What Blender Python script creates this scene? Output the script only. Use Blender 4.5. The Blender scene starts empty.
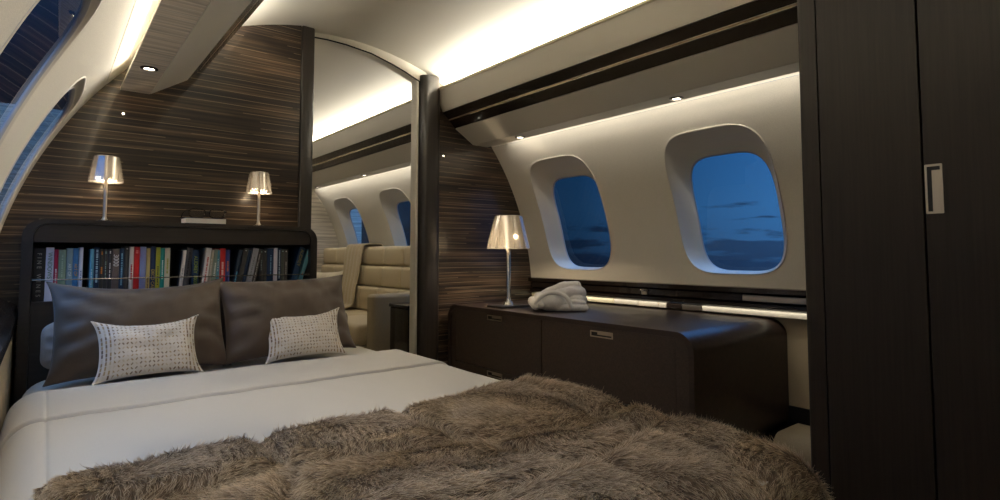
import bpy, bmesh, math, random
from mathutils import Vector, Matrix, noise
import numpy as np

random.seed(7)
PI = math.pi
scn = bpy.context.scene
COL = scn.collection

# ------------------------------------------------------------------ materials
def s2l(c):
    return tuple((x/12.92 if x <= .04045 else ((x+.055)/1.055)**2.4) for x in [v/255 for v in c])

def mat(name, rgb=(128, 128, 128), rough=.6, metal=0, coat=0, spec=.5, lin=None):
    m = bpy.data.materials.new(name); m.use_nodes = True
    b = m.node_tree.nodes['Principled BSDF']
    c = lin if lin else s2l(rgb)
    b.inputs['Base Color'].default_value = (*c, 1)
    b.inputs['Roughness'].default_value = rough
    b.inputs['Metallic'].default_value = metal
    b.inputs['Coat Weight'].default_value = coat
    b.inputs['Specular IOR Level'].default_value = spec
    return m

def NT(m):
    nt = m.node_tree
    return nt, nt.nodes, nt.links, nt.nodes['Principled BSDF']

def noise_node(nt, vec, scale=(1, 1, 1), nscale=1, detail=4, rough=.55, coord='Object'):
    tc = nt.nodes.new('ShaderNodeTexCoord'); mp = nt.nodes.new('ShaderNodeMapping')
    mp.inputs['Scale'].default_value = scale
    n = nt.nodes.new('ShaderNodeTexNoise'); n.inputs['Scale'].default_value = nscale
    n.inputs['Detail'].default_value = detail; n.inputs['Roughness'].default_value = rough
    nt.links.new(tc.outputs[coord], mp.inputs['Vector']); nt.links.new(mp.outputs['Vector'], n.inputs['Vector'])
    return n

def ramp(nt, fac, stops):
    r = nt.nodes.new('ShaderNodeValToRGB')
    e = r.color_ramp.elements
    while len(e) < len(stops): e.new(.5)
    for el, (p, c) in zip(e, stops):
        el.position = p; el.color = (*s2l(c), 1)
    nt.links.new(fac, r.inputs['Fac'])
    return r

def add_bump(nt, height, strength=.2, dist=.002):
    b = nt.nodes.new('ShaderNodeBump'); b.inputs['Strength'].default_value = strength; b.inputs['Distance'].default_value = dist
    nt.links.new(height, b.inputs['Height'])
    nt.links.new(b.outputs['Normal'], nt.nodes['Principled BSDF'].inputs['Normal'])

def math_node(nt, op, a, b=None):
    n = nt.nodes.new('ShaderNodeMath'); n.operation = op
    for i, v in enumerate((a, b)):
        if v is None: continue
        if isinstance(v, (int, float)): n.inputs[i].default_value = v
        else: nt.links.new(v, n.inputs[i])
    return n.outputs[0]

def grain_mat(name, stops, scale, nscale=1, rough=.4, coat=0, bump=.05, detail=5, spec=.5):
    m = mat(name, rough=rough, coat=coat, spec=spec); nt, N, L, b = NT(m)
    n = noise_node(nt, None, scale, nscale, detail, .6)
    r = ramp(nt, n.outputs['Fac'], stops)
    L.new(r.outputs['Color'], b.inputs['Base Color'])
    if bump: add_bump(nt, n.outputs['Fac'], bump)
    return m

def fabric_mat(name, rgb, rough=.85, nscale=900, bump=.25, var=.12, sheen=0):
    m = mat(name, rgb, rough); nt, N, L, b = NT(m)
    n = noise_node(nt, None, (1, 1, 1), nscale, 2)
    lo = tuple(v*(1-var) for v in rgb); hi = tuple(min(255, v*(1+var)) for v in rgb)
    r = ramp(nt, n.outputs['Fac'], [(.3, lo), (.7, hi)])
    L.new(r.outputs['Color'], b.inputs['Base Color'])
    add_bump(nt, n.outputs['Fac'], bump, .001)
    b.inputs['Sheen Weight'].default_value = sheen
    return m

def emit(name, rgb, strength):
    m = bpy.data.materials.new(name); m.use_nodes = True
    nt = m.node_tree; nt.nodes.clear()
    o = nt.nodes.new('ShaderNodeOutputMaterial'); e = nt.nodes.new('ShaderNodeEmission')
    e.inputs['Color'].default_value = (*s2l(rgb), 1); e.inputs['Strength'].default_value = strength
    nt.links.new(e.outputs[0], o.inputs[0])
    return m

M = {}
M['cream_wall'] = fabric_mat('cream_wall', (200, 193, 178), .8, 420, .35, .05)
M['ceiling'] = mat('ceiling_paint', (218, 212, 196), .55)
M['cream_panel'] = mat('cream_panel', (194, 188, 174), .45)
M['cream_panel_lit'] = mat('cream_panel_lit', (232, 226, 212), .45)  # lighter copy of cream_panel, stands in for bounced light on the left panel
M['cream_lip'] = mat('cream_lip', (205, 194, 160), .4)
M['dado'] = fabric_mat('dado_beige', (176, 160, 132), .8, 300, .2, .06)
M['carpet'] = fabric_mat('carpet', (140, 126, 104), .95, 500, .6, .2)
M['gloss_dark'] = grain_mat('gloss_dark_wood', [(.3, (20, 15, 12)), (.7, (38, 29, 23))], (60, 1.5, 60), 1, .22, .4, .02)
M['dark_trim'] = grain_mat('dark_trim', [(.3, (32, 27, 23)), (.7, (46, 39, 33))], (120, 120, 2), 1, .38, .15, .03)
M['wardrobe'] = grain_mat('wardrobe_oak', [(.25, (27, 21, 17)), (.75, (46, 37, 30))], (90, 90, 2.2), 1.6, .5, 0, .08, 5, .35)
M['credenza_top'] = grain_mat('credenza_shell', [(.25, (36, 25, 19)), (.75, (62, 46, 36))], (60, 3, 60), 1, .4, .05, .03)
M['credenza_front'] = fabric_mat('credenza_leather', (64, 52, 42), .5, 160, .12, .16)
M['headboard'] = grain_mat('headboard_wood', [(.25, (30, 25, 21)), (.75, (46, 39, 33))], (3, 60, 90), 1, .4, .1, .03)
M['shelf_black'] = mat('shelf_black', (12, 11, 10), .6)
M['gold_line'] = mat('gold_line', (122, 102, 74), .45, 0)
M['chrome'] = mat('chrome', (205, 200, 192), .12, 1)
M['brushed'] = mat('brushed_nickel', (190, 180, 165), .32, 1)
M['strip_metal'] = mat('strip_metal', (228, 218, 196), .3, .4)
M['ring'] = mat('downlight_ring', (96, 90, 84), .25, .9)
M['black_slot'] = mat('black_slot', (8, 8, 8), .5)
M['plinth'] = mat('plinth_black', (14, 12, 11), .5)
M['sheet'] = fabric_mat('white_cotton', (210, 204, 193), .75, 700, .12, .03, .15)
M['dark_pillow'] = fabric_mat('charcoal_sateen', (80, 65, 51), .55, 900, .1, .05, .2)
M['taupe_pillow'] = fabric_mat('taupe_sateen', (104, 92, 80), .6, 900, .1, .05, .2)
M['grey_bolster'] = fabric_mat('grey_cotton', (172, 160, 150), .75, 900, .1, .05)
M['bed_base'] = fabric_mat('bed_base_fabric', (70, 60, 52), .85, 500, .3, .1)
M['robe'] = fabric_mat('terry_grey', (214, 206, 196), .95, 650, .7, .05, .3)
M['cream_leather'] = fabric_mat('cream_leather', (196, 180, 148), .5, 200, .15, .04)
M['sofa_base'] = fabric_mat('sofa_base_leather', (150, 136, 110), .55, 200, .15, .04)
M['throw_cream'] = fabric_mat('cream_throw', (186, 170, 138), .9, 500, .5, .08, .3)
M['cushion_cream'] = fabric_mat('cream_cushion', (216, 206, 184), .85, 500, .4, .05)
M['page'] = mat('page_paper', (226, 218, 204), .8)
M['rail_steel'] = mat('rail_steel', (150, 146, 140), .25, 1)
M['glasses'] = mat('glasses_acetate', (30, 16, 14), .2, 0, .5)
M['rim_cream'] = mat('window_reveal', (192, 185, 172), .35)
M['seal'] = mat('window_seal', (150, 152, 158), .4)
M['lens'] = emit('downlight_lens', (255, 244, 220), 14)
M['led'] = emit('led_strip', (255, 240, 208), 5)

# zebrano veneer on the bulkheads: long horizontal streaks with fine pale lines
def zebrano():
    m = mat('zebrano', rough=.28, coat=.25); nt, N, L, b = NT(m)
    n1 = noise_node(nt, None, (.8, 1, 84), 1, 5, .66)
    n2 = noise_node(nt, None, (2.2, 1, 14), 1, 3, .5)
    mx = math_node(nt, 'ADD', math_node(nt, 'MULTIPLY', n1.outputs['Fac'], .68), math_node(nt, 'MULTIPLY', n2.outputs['Fac'], .32))
    r = ramp(nt, mx, [(.36, (18, 14, 11)), (.46, (40, 31, 25)), (.54, (68, 54, 42)), (.66, (118, 97, 76))])
    tc = N.new('ShaderNodeTexCoord'); sp = N.new('ShaderNodeSeparateXYZ'); L.new(tc.outputs['Object'], sp.inputs[0])
    wob = noise_node(nt, None, (1.2, 1, 3), 1, 2)
    z = math_node(nt, 'ADD', math_node(nt, 'MULTIPLY', sp.outputs['Z'], 33.0), math_node(nt, 'MULTIPLY', wob.outputs['Fac'], .7))
    fr = math_node(nt, 'FRACT', z)
    ln = math_node(nt, 'LESS_THAN', fr, .085)
    brk = noise_node(nt, None, (2.5, 1, 9), 1, 2)
    k = math_node(nt, 'MULTIPLY', ln, math_node(nt, 'MULTIPLY', math_node(nt, 'GREATER_THAN', brk.outputs['Fac'], .42), .42))
    mixn = N.new('ShaderNodeMix'); mixn.data_type = 'RGBA'
    L.new(k, mixn.inputs['Factor']); L.new(r.outputs['Color'], mixn.inputs['A']); mixn.inputs['B'].default_value = (*s2l((176, 156, 128)), 1)
    L.new(mixn.outputs['Result'], b.inputs['Base Color'])
    add_bump(nt, n1.outputs['Fac'], .04)
    return m
M['zebrano'] = zebrano()

# pale slatted veneer under the overhead panel: thin lines across the cabin
def slat_mat(name, axis, freq, base, line, wid=.1, rough=.5):
    m = mat(name, base, rough); nt, N, L, b = NT(m)
    tc = N.new('ShaderNodeTexCoord'); sp = N.new('ShaderNodeSeparateXYZ'); L.new(tc.outputs['Object'], sp.inputs[0])
    fr = math_node(nt, 'FRACT', math_node(nt, 'MULTIPLY', sp.outputs[axis], freq))
    ln = math_node(nt, 'LESS_THAN', fr, wid)
    sc = (3, 60, 3) if axis == 'Y' else (3, 3, 60)
    n = noise_node(nt, None, sc, 1, 3)
    lo = tuple(v*.86 for v in base); hi = tuple(min(255, v*1.1) for v in base)
    r = ramp(nt, n.outputs['Fac'], [(.35, lo), (.65, hi)])
    mixn = N.new('ShaderNodeMix'); mixn.data_type = 'RGBA'
    L.new(ln, mixn.inputs['Factor']); L.new(r.outputs['Color'], mixn.inputs['A']); mixn.inputs['B'].default_value = (*s2l(line), 1)
    L.new(mixn.outputs['Result'], b.inputs['Base Color'])
    return m
M['slats'] = slat_mat('slatted_veneer', 'Y', 22, (214, 202, 186), (232, 224, 212), .1)
M['pale_slats'] = slat_mat('pale_slatted_wall', 'Z', 24, (196, 188, 174), (160, 152, 140), .12)

# patterned cushion cloth: rows of short slanted gold and brown dashes on white
def dash_mat():
    m = mat('dash_pattern', (222, 214, 204), .7); nt, N, L, b = NT(m)
    uv = N.new('ShaderNodeUVMap'); sp = N.new('ShaderNodeSeparateXYZ'); L.new(uv.outputs[0], sp.inputs[0])
    NU, NV = 24.0, 14.0
    U = math_node(nt, 'MULTIPLY', sp.outputs['X'], NU); V = math_node(nt, 'MULTIPLY', sp.outputs['Y'], NV)
    fu = math_node(nt, 'SUBTRACT', math_node(nt, 'FRACT', U), .5); fv = math_node(nt, 'SUBTRACT', math_node(nt, 'FRACT', V), .5)
    iu = math_node(nt, 'FLOOR', U); iv = math_node(nt, 'FLOOR', V)
    par = math_node(nt, 'MODULO', math_node(nt, 'ADD', iu, iv), 2.0)
    sgn = math_node(nt, 'SUBTRACT', math_node(nt, 'MULTIPLY', par, 2.0), 1.0)
    # outside the middle the dashes stand upright (the fringed bands at each end)
    cen = math_node(nt, 'ABSOLUTE', math_node(nt, 'SUBTRACT', sp.outputs['X'], .5))
    mid = math_node(nt, 'LESS_THAN', cen, .36)
    s = math_node(nt, 'MULTIPLY', sgn, mid)
    along = math_node(nt, 'ADD', math_node(nt, 'MULTIPLY', fu, s), fv)
    across = math_node(nt, 'SUBTRACT', fu, math_node(nt, 'MULTIPLY', fv, s))
    ok = math_node(nt, 'MULTIPLY', math_node(nt, 'LESS_THAN', math_node(nt, 'ABSOLUTE', along), .42),
                   math_node(nt, 'LESS_THAN', math_node(nt, 'ABSOLUTE', across), .2))
    cv = N.new('ShaderNodeCombineXYZ'); L.new(iu, cv.inputs[0]); L.new(iv, cv.inputs[1])
    wn = N.new('ShaderNodeTexWhiteNoise'); wn.noise_dimensions = '2D'; L.new(cv.outputs[0], wn.inputs['Vector'])
    r = ramp(nt, wn.outputs['Value'], [(0, (112, 92, 72)), (.34, (140, 116, 88)), (.55, (180, 152, 112)), (.8, (200, 184, 158)), (1, (216, 208, 196))])
    mixn = N.new('ShaderNodeMix'); mixn.data_type = 'RGBA'
    L.new(ok, mixn.inputs['Factor']); mixn.inputs['A'].default_value = (*s2l((224, 216, 206)), 1); L.new(r.outputs['Color'], mixn.inputs['B'])
    L.new(mixn.outputs['Result'], b.inputs['Base Color'])
    n = noise_node(nt, None, (1, 1, 1), 900, 2); add_bump(nt, n.outputs['Fac'], .2, .001)
    return m
M['dash'] = dash_mat()

def glass_pane(name, tint=(.9, .95, 1), rough=.0):
    m = bpy.data.materials.new(name); m.use_nodes = True
    nt = m.node_tree; nt.nodes.clear()
    o = nt.nodes.new('ShaderNodeOutputMaterial'); t = nt.nodes.new('ShaderNodeBsdfTransparent'); g = nt.nodes.new('ShaderNodeBsdfGlossy')
    t.inputs['Color'].default_value = (*tint, 1); g.inputs['Roughness'].default_value = rough
    f = nt.nodes.new('ShaderNodeFresnel'); ge = nt.nodes.new('ShaderNodeNewGeometry'); mr = nt.nodes.new('ShaderNodeMapRange')
    mr.inputs['To Min'].default_value = 1.5; mr.inputs['To Max'].default_value = 1/1.5      # same glass seen from either face
    nt.links.new(ge.outputs['Backfacing'], mr.inputs['Value']); nt.links.new(mr.outputs[0], f.inputs['IOR'])
    mx = nt.nodes.new('ShaderNodeMixShader')
    nt.links.new(f.outputs[0], mx.inputs[0]); nt.links.new(t.outputs[0], mx.inputs[1]); nt.links.new(g.outputs[0], mx.inputs[2])
    nt.links.new(mx.outputs[0], o.inputs[0])
    return m
M['pane'] = glass_pane('window_glass')

# half silvered lamp shade
def shade_mat():
    m = bpy.data.materials.new('silvered_shade'); m.use_nodes = True
    nt = m.node_tree; nt.nodes.clear()
    o = nt.nodes.new('ShaderNodeOutputMaterial'); t = nt.nodes.new('ShaderNodeBsdfTransparent'); g = nt.nodes.new('ShaderNodeBsdfGlossy')
    t.inputs['Color'].default_value = (.82, .78, .72, 1); g.inputs['Color'].default_value = (.85, .82, .78, 1); g.inputs['Roughness'].default_value = .16
    lw = nt.nodes.new('ShaderNodeLayerWeight'); lw.inputs['Blend'].default_value = .45
    r = nt.nodes.new('ShaderNodeMapRange'); r.inputs['To Min'].default_value = .6; r.inputs['To Max'].default_value = .95
    mx = nt.nodes.new('ShaderNodeMixShader')
    nt.links.new(lw.outputs['Facing'], r.inputs['Value']); nt.links.new(r.outputs[0], mx.inputs[0])
    nt.links.new(t.outputs[0], mx.inputs[1]); nt.links.new(g.outputs[0], mx.inputs[2]); tr = nt.nodes.new('ShaderNodeBsdfTranslucent'); tr.inputs['Color'].default_value = (.86, .82, .76, 1)
    di = nt.nodes.new('ShaderNodeBsdfDiffuse'); di.inputs['Color'].default_value = (.62, .6, .57, 1)
    m2 = nt.nodes.new('ShaderNodeMixShader'); m2.inputs[0].default_value = .5
    nt.links.new(tr.outputs[0], m2.inputs[1]); nt.links.new(di.outputs[0], m2.inputs[2])
    m3 = nt.nodes.new('ShaderNodeMixShader'); m3.inputs[0].default_value = .2
    nt.links.new(mx.outputs[0], m3.inputs[1]); nt.links.new(m2.outputs[0], m3.inputs[2]); nt.links.new(m3.outputs[0], o.inputs[0])
    return m
M['shade'] = shade_mat()
M['diffuser'] = emit('lamp_diffuser', (255, 224, 178), .9)
M['clear_lens'] = glass_pane('spectacle_lens', (.92, .9, .88))

# ------------------------------------------------------------------ object helpers
def link(name, me, m=None, parent=None, smooth=False, kind=None):
    o = bpy.data.objects.new(name, me); COL.objects.link(o)
    if m is not None: me.materials.append(m)
    if smooth:
        me.polygons.foreach_set('use_smooth', [True]*len(me.polygons))
    if parent: o.parent = parent
    if kind: o['kind'] = kind
    return o

def from_bm(name, bm, m=None, parent=None, smooth=False, kind=None, loc=None, fix=True):
    if fix: bmesh.ops.recalc_face_normals(bm, faces=bm.faces)
    me = bpy.data.meshes.new(name); bm.to_mesh(me); bm.free()
    o = link(name, me, m, parent, smooth, kind)
    if loc: o.location = loc
    return o

def autosmooth(o, ang=35):
    me = o.data
    me.polygons.foreach_set('use_smooth', [True]*len(me.polygons))
    try: me.set_sharp_from_angle(angle=math.radians(ang))
    except Exception: pass
    return o

def thing(name, label, cat, loc=(0, 0, 0), rz=0, group=None):
    o = bpy.data.objects.new(name, None); COL.objects.link(o)
    o.location = loc; o.rotation_euler = (0, 0, rz); o.empty_display_size = .05
    return tag(o, label, cat, group)

def tag(o, label, cat, group=None):
    o['label'] = label; o['category'] = cat
    if group: o['group'] = group
    return o

def box_bm(bm, x0, x1, y0, y1, z0, z1, bev=0, seg=3):
    r = bmesh.ops.create_cube(bm, size=1)
    vs = r['verts']
    for v in vs:
        v.co = Vector(((x0+x1)/2+v.co.x*(x1-x0), (y0+y1)/2+v.co.y*(y1-y0), (z0+z1)/2+v.co.z*(z1-z0)))
    if bev:
        es = list({e for v in vs for e in v.link_edges})
        bmesh.ops.bevel(bm, geom=es, offset=bev, segments=seg, profile=.5, affect='EDGES')
    return vs

def box(name, x0, x1, y0, y1, z0, z1, m, parent=None, bev=0, seg=3, kind=None):
    bm = bmesh.new(); box_bm(bm, x0, x1, y0, y1, z0, z1, bev, seg)
    o = from_bm(name, bm, m, parent, False, kind)
    if bev: autosmooth(o)
    return o

def prism_bm(bm, pts, a, b, axis='Y'):
    """closed outline pts extruded from a to b along axis (pts are the two other coordinates in order)"""
    def P(p, t):
        if axis == 'Y': return (p[0], t, p[1])
        if axis == 'X': return (t, p[0], p[1])
        return (p[0], p[1], t)
    A = [bm.verts.new(P(p, a)) for p in pts]; B = [bm.verts.new(P(p, b)) for p in pts]
    n = len(pts)
    for i in range(n):
        bm.faces.new((A[i], A[(i+1) % n], B[(i+1) % n], B[i]))
    bm.faces.new(A); bm.faces.new(B[::-1])

def prism(name, pts, a, b, m, axis='Y', parent=None, kind=None, smooth=None):
    bm = bmesh.new(); prism_bm(bm, pts, a, b, axis)
    o = from_bm(name, bm, m, parent, False, kind)
    if smooth: autosmooth(o, smooth)
    return o

def offset_line(pts, d):
    """polyline shifted sideways by d (to the left of travel)"""
    out = []
    for i, p in enumerate(pts):
        a = pts[max(i-1, 0)]; b = pts[min(i+1, len(pts)-1)]
        tx, tz = b[0]-a[0], b[1]-a[1]; l = math.hypot(tx, tz) or 1
        out.append((p[0]-tz/l*d, p[1]+tx/l*d))
    return out

def sheet(name, pts, y0, y1, m, th=.01, kind=None, parent=None, smooth=40):
    """strip of cabin lining: a polyline in XZ with thickness, run along Y"""
    return prism(name, list(pts)+offset_line(pts, th)[::-1], y0, y1, m, 'Y', parent, kind, smooth)

def lathe_bm(bm, prof, seg=32, c=(0, 0, 0), closed=False):
    rings = []
    for r, z in prof:
        if r < 1e-6: rings.append([bm.verts.new((c[0], c[1], c[2]+z))])
        else: rings.append([bm.verts.new((c[0]+r*math.cos(2*PI*i/seg), c[1]+r*math.sin(2*PI*i/seg), c[2]+z)) for i in range(seg)])
    prs = list(zip(rings, rings[1:]))
    if closed: prs.append((rings[-1], rings[0]))
    for a, b in prs:
        for i in range(seg):
            j = (i+1) % seg
            if len(a) == 1 and len(b) == 1: continue
            if len(a) == 1: bm.faces.new((a[0], b[j], b[i]))
            elif len(b) == 1: bm.faces.new((a[i], a[j], b[0]))
            else: bm.faces.new((a[i], a[j], b[j], b[i]))

def lathe(name, prof, m, parent=None, seg=32, c=(0, 0, 0), closed=False, ang=40):
    bm = bmesh.new(); lathe_bm(bm, prof, seg, c, closed)
    return autosmooth(from_bm(name, bm, m, parent), ang)

def tube_bm(bm, path, rad, seg=8, closed=False):
    path = [Vector(p) for p in path]; n = len(path)
    rads = rad if isinstance(rad, (list, tuple)) else [rad]*n
    rings = []; up = None
    for i, p in enumerate(path):
        a = path[(i-1) % n] if closed else path[max(i-1, 0)]
        b = path[(i+1) % n] if closed else path[min(i+1, n-1)]
        t = (b-a).normalized()
        if up is None: up = t.orthogonal().normalized()
        up = (up-t*up.dot(t)); up = up.normalized() if up.length > 1e-6 else t.orthogonal().normalized()
        w = t.cross(up)
        rings.append([bm.verts.new(p+(up*math.cos(2*PI*k/seg)+w*math.sin(2*PI*k/seg))*rads[i]) for k in range(seg)])
    m_ = n if closed else n-1
    for i in range(m_):
        A, B = rings[i], rings[(i+1) % n]
        off = 0
        if closed and i == n-1:
            off = min(range(seg), key=lambda o: (A[0].co-B[o].co).length)
        for k in range(seg):
            bm.faces.new((A[k], A[(k+1) % seg], B[(k+1+off) % seg], B[(k+off) % seg]))
    if not closed:
        bm.faces.new(rings[0][::-1]); bm.faces.new(rings[-1])

def tube(name, path, rad, m, parent=None, seg=8, closed=False):
    bm = bmesh.new(); tube_bm(bm, path, rad, seg, closed)
    return autosmooth(from_bm(name, bm, m, parent), 50)

def rrect(x0, x1, z0, z1, r, seg=8):
    pts = []
    for cx, cz, a0 in ((x1-r, z1-r, 0), (x0+r, z1-r, 90), (x0+r, z0+r, 180), (x1-r, z0+r, 270)):
        for k in range(seg+1):
            a = math.radians(a0+90*k/seg); pts.append((cx+r*math.cos(a), cz+r*math.sin(a)))
    return pts

def frame_bm(bm, outer, inner, a, b, axis='X'):
    """ring between two outlines with equal point counts, extruded a..b"""
    def P(p, t): return (t, p[0], p[1]) if axis == 'X' else (p[0], t, p[1])
    n = len(outer)
    R = [[bm.verts.new(P(p, t)) for p in o] for o, t in ((outer, a), (inner, a), (inner, b), (outer, b))]
    for q in range(4):
        A, B = R[q], R[(q+1) % 4]
        for i in range(n):
            bm.faces.new((A[i], A[(i+1) % n], B[(i+1) % n], B[i]))

# ------------------------------------------------------------------ cabin cross section
CC, CW, CEIL_A, CEIL_TOP = 1.2, 1.18, .34, 2.1     # ceiling axis, wall axis, curvature, crown
C0X, C0Z, R0 = .965, .655, 1.5721                   # the side wall is an arc
def XR(z, d=0): return C0X+math.sqrt((R0+d)**2-(z-C0Z)**2)
def ceil_z(x): return CEIL_TOP-CEIL_A*(x-CC)**2
def side(x, s): return x if s > 0 else 2*CW-x       # right hand coordinate mirrored to the left wall
YB, YD, YE, YF, YW = 2.72, 2.80, 5.88, -.6, .72     # bulkhead, door plane, end wall, front wall, wardrobe end
Z0W, Z1W = .80, 1.631

def wall_with_windows(name, y0, y1, wins, s):
    """curved side lining with window openings and their flared reveals"""
    bm = bmesh.new()
    n = 16; per = 4*n
    def surf(y, z, d=0): return (side(XR(z, d), s), y, z)
    cuts = [y0]
    for a, b in zip(wins, wins[1:]): cuts.append((a+b)/2)
    cuts.append(y1)
    if not wins: cuts = [y0, y1]
    zc, hz, hy = 1.187, .328, .262
    NZ = 20
    if not wins:
        g = [[bm.verts.new(surf(y, Z0W+(Z1W-Z0W)*k/NZ)) for k in range(NZ+1)] for y in (y0, y1)]
        for k in range(NZ): bm.faces.new((g[0][k], g[0][k+1], g[1][k+1], g[1][k]))
    for yc, c0, c1 in zip(wins, cuts, cuts[1:]):
        rect = []
        for k in range(n): rect.append((c0+(c1-c0)*k/n, Z0W))
        for k in range(n): rect.append((c1, Z0W+(Z1W-Z0W)*k/n))
        for k in range(n): rect.append((c1-(c1-c0)*k/n, Z1W))
        for k in range(n): rect.append((c0, Z1W-(Z1W-Z0W)*k/n))
        def se(i, hy_, hz_, zc_, e=4.2):
            t = i/n; q = int(t); f = t-q
            a = math.radians(-135+90*t)
            c_, s_ = math.cos(a), math.sin(a)
            r = (abs(c_)**e+abs(s_)**e)**(-1/e)
            return (yc+hy_*r*c_, zc_+hz_*r*s_)
        rings = [[bm.verts.new(surf(*rect[i])) for i in range(per)]]
        for f in (.35, .7, 1):
            rings.append([])
            for i in range(per):
                e_ = se(i, hy, hz, zc); p = rect[i]
                rings[-1].append(bm.verts.new(surf(p[0]+(e_[0]-p[0])*f, p[1]+(e_[1]-p[1])*f)))
        for A, B in zip(rings, rings[1:]):
            for i in range(per):
                j = (i+1) % per
                bm.faces.new((A[i], A[j], B[j], B[i]))
    bmesh.ops.remove_doubles(bm, verts=bm.verts, dist=1e-5)
    o = autosmooth(from_bm(name, bm, M['cream_wall'], None, False, 'structure'), 50)
    return o

WIN_I = [0]
def window(yc, s):
    """flared reveal with a rounded lip, dark seal and the pane; the left hand panes sit almost flush"""
    WIN_I[0] += 1
    zc, hz, hy = 1.187, .328, .262
    n = 96
    def out(kk, d):
        r = []
        for i in range(n):
            a = 2*PI*i/n; c_, s_ = math.cos(a), math.sin(a)
            q = (abs(c_)**4.2+abs(s_)**4.2)**(-1/4.2)
            y, z = yc+hy*kk*q*c_, zc-(1-kk)*.19+hz*(kk+.23*(1-kk))*q*s_
            r.append((side(XR(z, d), s), y, z))
        return r
    if s > 0: prof = [(1.006, -.0005), (1.004, -.0035), (.996, -.0048), (.988, -.002), (.982, .004), (.90, .040), (.83, .070), (.800, .080), (.786, .088)]; k, dp = .786, .09
    else: prof = [(1.006, -.0005), (1.002, -.0022), (.99, -.0025), (.978, -.0005), (.968, .004), (.95, .0055), (.93, .005), (.912, .004)]; k, dp = .912, .004
    def rings(bm, prof):
        R_ = [[bm.verts.new(p) for p in out(kk, d)] for kk, d in prof]
        for A, B in zip(R_, R_[1:]):
            for i in range(n): bm.faces.new((A[i], A[(i+1) % n], B[(i+1) % n], B[i]))
    bm = bmesh.new(); rings(bm, prof)
    w = from_bm('window_%d' % WIN_I[0], bm, M['rim_cream'], None, True, 'structure')
    bm = bmesh.new(); rings(bm, [(k+.004, dp-.003), (k-.010, dp), (k-.010, dp+.006), (k+.03, dp+.006)])
    from_bm('seal', bm, M['seal'], w, True)
    bm = bmesh.new()
    ring = out(k-.004, dp+.005)
    prev = [bm.verts.new(p) for p in ring]
    for f in (.92, .84, .76, .68, .6, .52, .44, .36, .28, .2, .12, .05):
        cur = []
        for p in ring:
            y = yc+(p[1]-yc)*f; z = zc-.03+(p[2]-zc+.03)*f
            cur.append(bm.verts.new((side(XR(z, dp+.005), s), y, z)))
        for i in range(n):
            j = (i+1) % n; bm.faces.new((prev[i], prev[j], cur[j], cur[i]))
        prev = cur
    bm.faces.new(prev)
    from_bm('pane', bm, M['pane'], w, True)
    return w

# reveal rings share the wall mesh; walls
RW = [1.365, 2.34]; R2 = [3.36, 4.36, 5.38]; LW = [.335, 1.335, 2.32]
wall_with_windows('wall_right', YW, YD, RW, 1)
wall_with_windows('wall_right', YD+.06, YE, R2, 1)
wall_with_windows('wall_left', YF, YB, LW, -1)
wall_with_windows('wall_left', YD+.06, YE, [], -1)
for y in RW+R2: window(y, 1)
for y in LW: window(y, -1)

# ceiling (closed over the coves down to the wall heads)
def ceil_prof():
    P = [(side(2.196, -1), 1.632), (side(2.02, -1), 1.84)]
    P += [(.46+1.48*k/28, ceil_z(.46+1.48*k/28)) for k in range(29)]
    P += [(2.02, 1.84), (2.198, 1.632)]
    return P
sheet('ceiling', ceil_prof(), YF, YD+.059, M['ceiling'], .02, 'structure')
sheet('ceiling', ceil_prof(), YD+.06, YE, M['ceiling'], .02, 'structure')

TRIM = [0]
def tname():
    TRIM[0] += 1
    return 'trim_%d' % TRIM[0]

def linings(y0, y1, s):
    d = .012
    dz = 0 if s > 0 else -.018             # the left hand panel hangs a little lower
    def sg(pts): return [(side(x, s), z+dz*max(0, min(1, (1.80-z)/.1))) for x, z in pts]
    def strip(pts, m, th=d, a=y0, b=y1):
        q = sg(pts)
        return sheet(tname(), q, a, b, m, th*s, 'structure')
    # soffit over the windows, lower panel, dark band in two boards with a brass line, upper panel with its lip
    mm = M['slats'] if s < 0 else M['cream_panel']
    x_in = 2.160 if s > 0 else 2.150
    strip([(x_in, 1.631), (2.049, 1.631)], mm, -d)
    strip([(2.046, 1.632), (1.914, 1.714)], M['cream_panel'] if s > 0 else M['cream_panel_lit'], -d)
    strip([(1.911, 1.717), (1.870, 1.757)], M['gloss_dark'], -d)
    strip([(1.868, 1.759), (1.864, 1.763)], M['gold_line'], -.006)
    strip([(1.862, 1.765), (1.823, 1.80)], M['gloss_dark'], -d)
    strip([(1.821, 1.803), (1.800, 1.846), (1.774, 1.918)], M['cream_panel'], -d)
    strip([(1.775, 1.918), (1.766, 1.920), (1.764, 1.931), (1.772, 1.934)], M['cream_lip'], -.008)
linings(YW+.003, YD, 1)
linings(YD+.06, YE, 1)
linings(YF, YB-.03, -1)

# ledge under the windows and the lower lining
def ledge(y0, y1, s):
    def sg(pts): return [(side(x, s), z) for x, z in pts]
    prism(tname(), sg([(2.53, .80), (2.505, .797), (2.505, .775), (2.53, .770), (2.62, .77), (2.62, .80)]), y0, y1, M['gloss_dark'], 'Y', None, 'structure')
    prism(tname(), sg([(2.545, .769), (2.528, .765), (2.526, .735), (2.545, .73), (2.62, .73), (2.62, .769)]), y0, y1, M['gloss_dark'], 'Y', None, 'structure')
    prism(tname(), sg([(2.55, .729), (2.52, .725), (2.52, .708), (2.55, .702), (2.62, .702), (2.62, .729)]), y0, y1, M['gloss_dark'], 'Y', None, 'structure')
ledge(YW+.003, YD, 1)
ledge(YD+.06, YE, 1)
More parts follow.
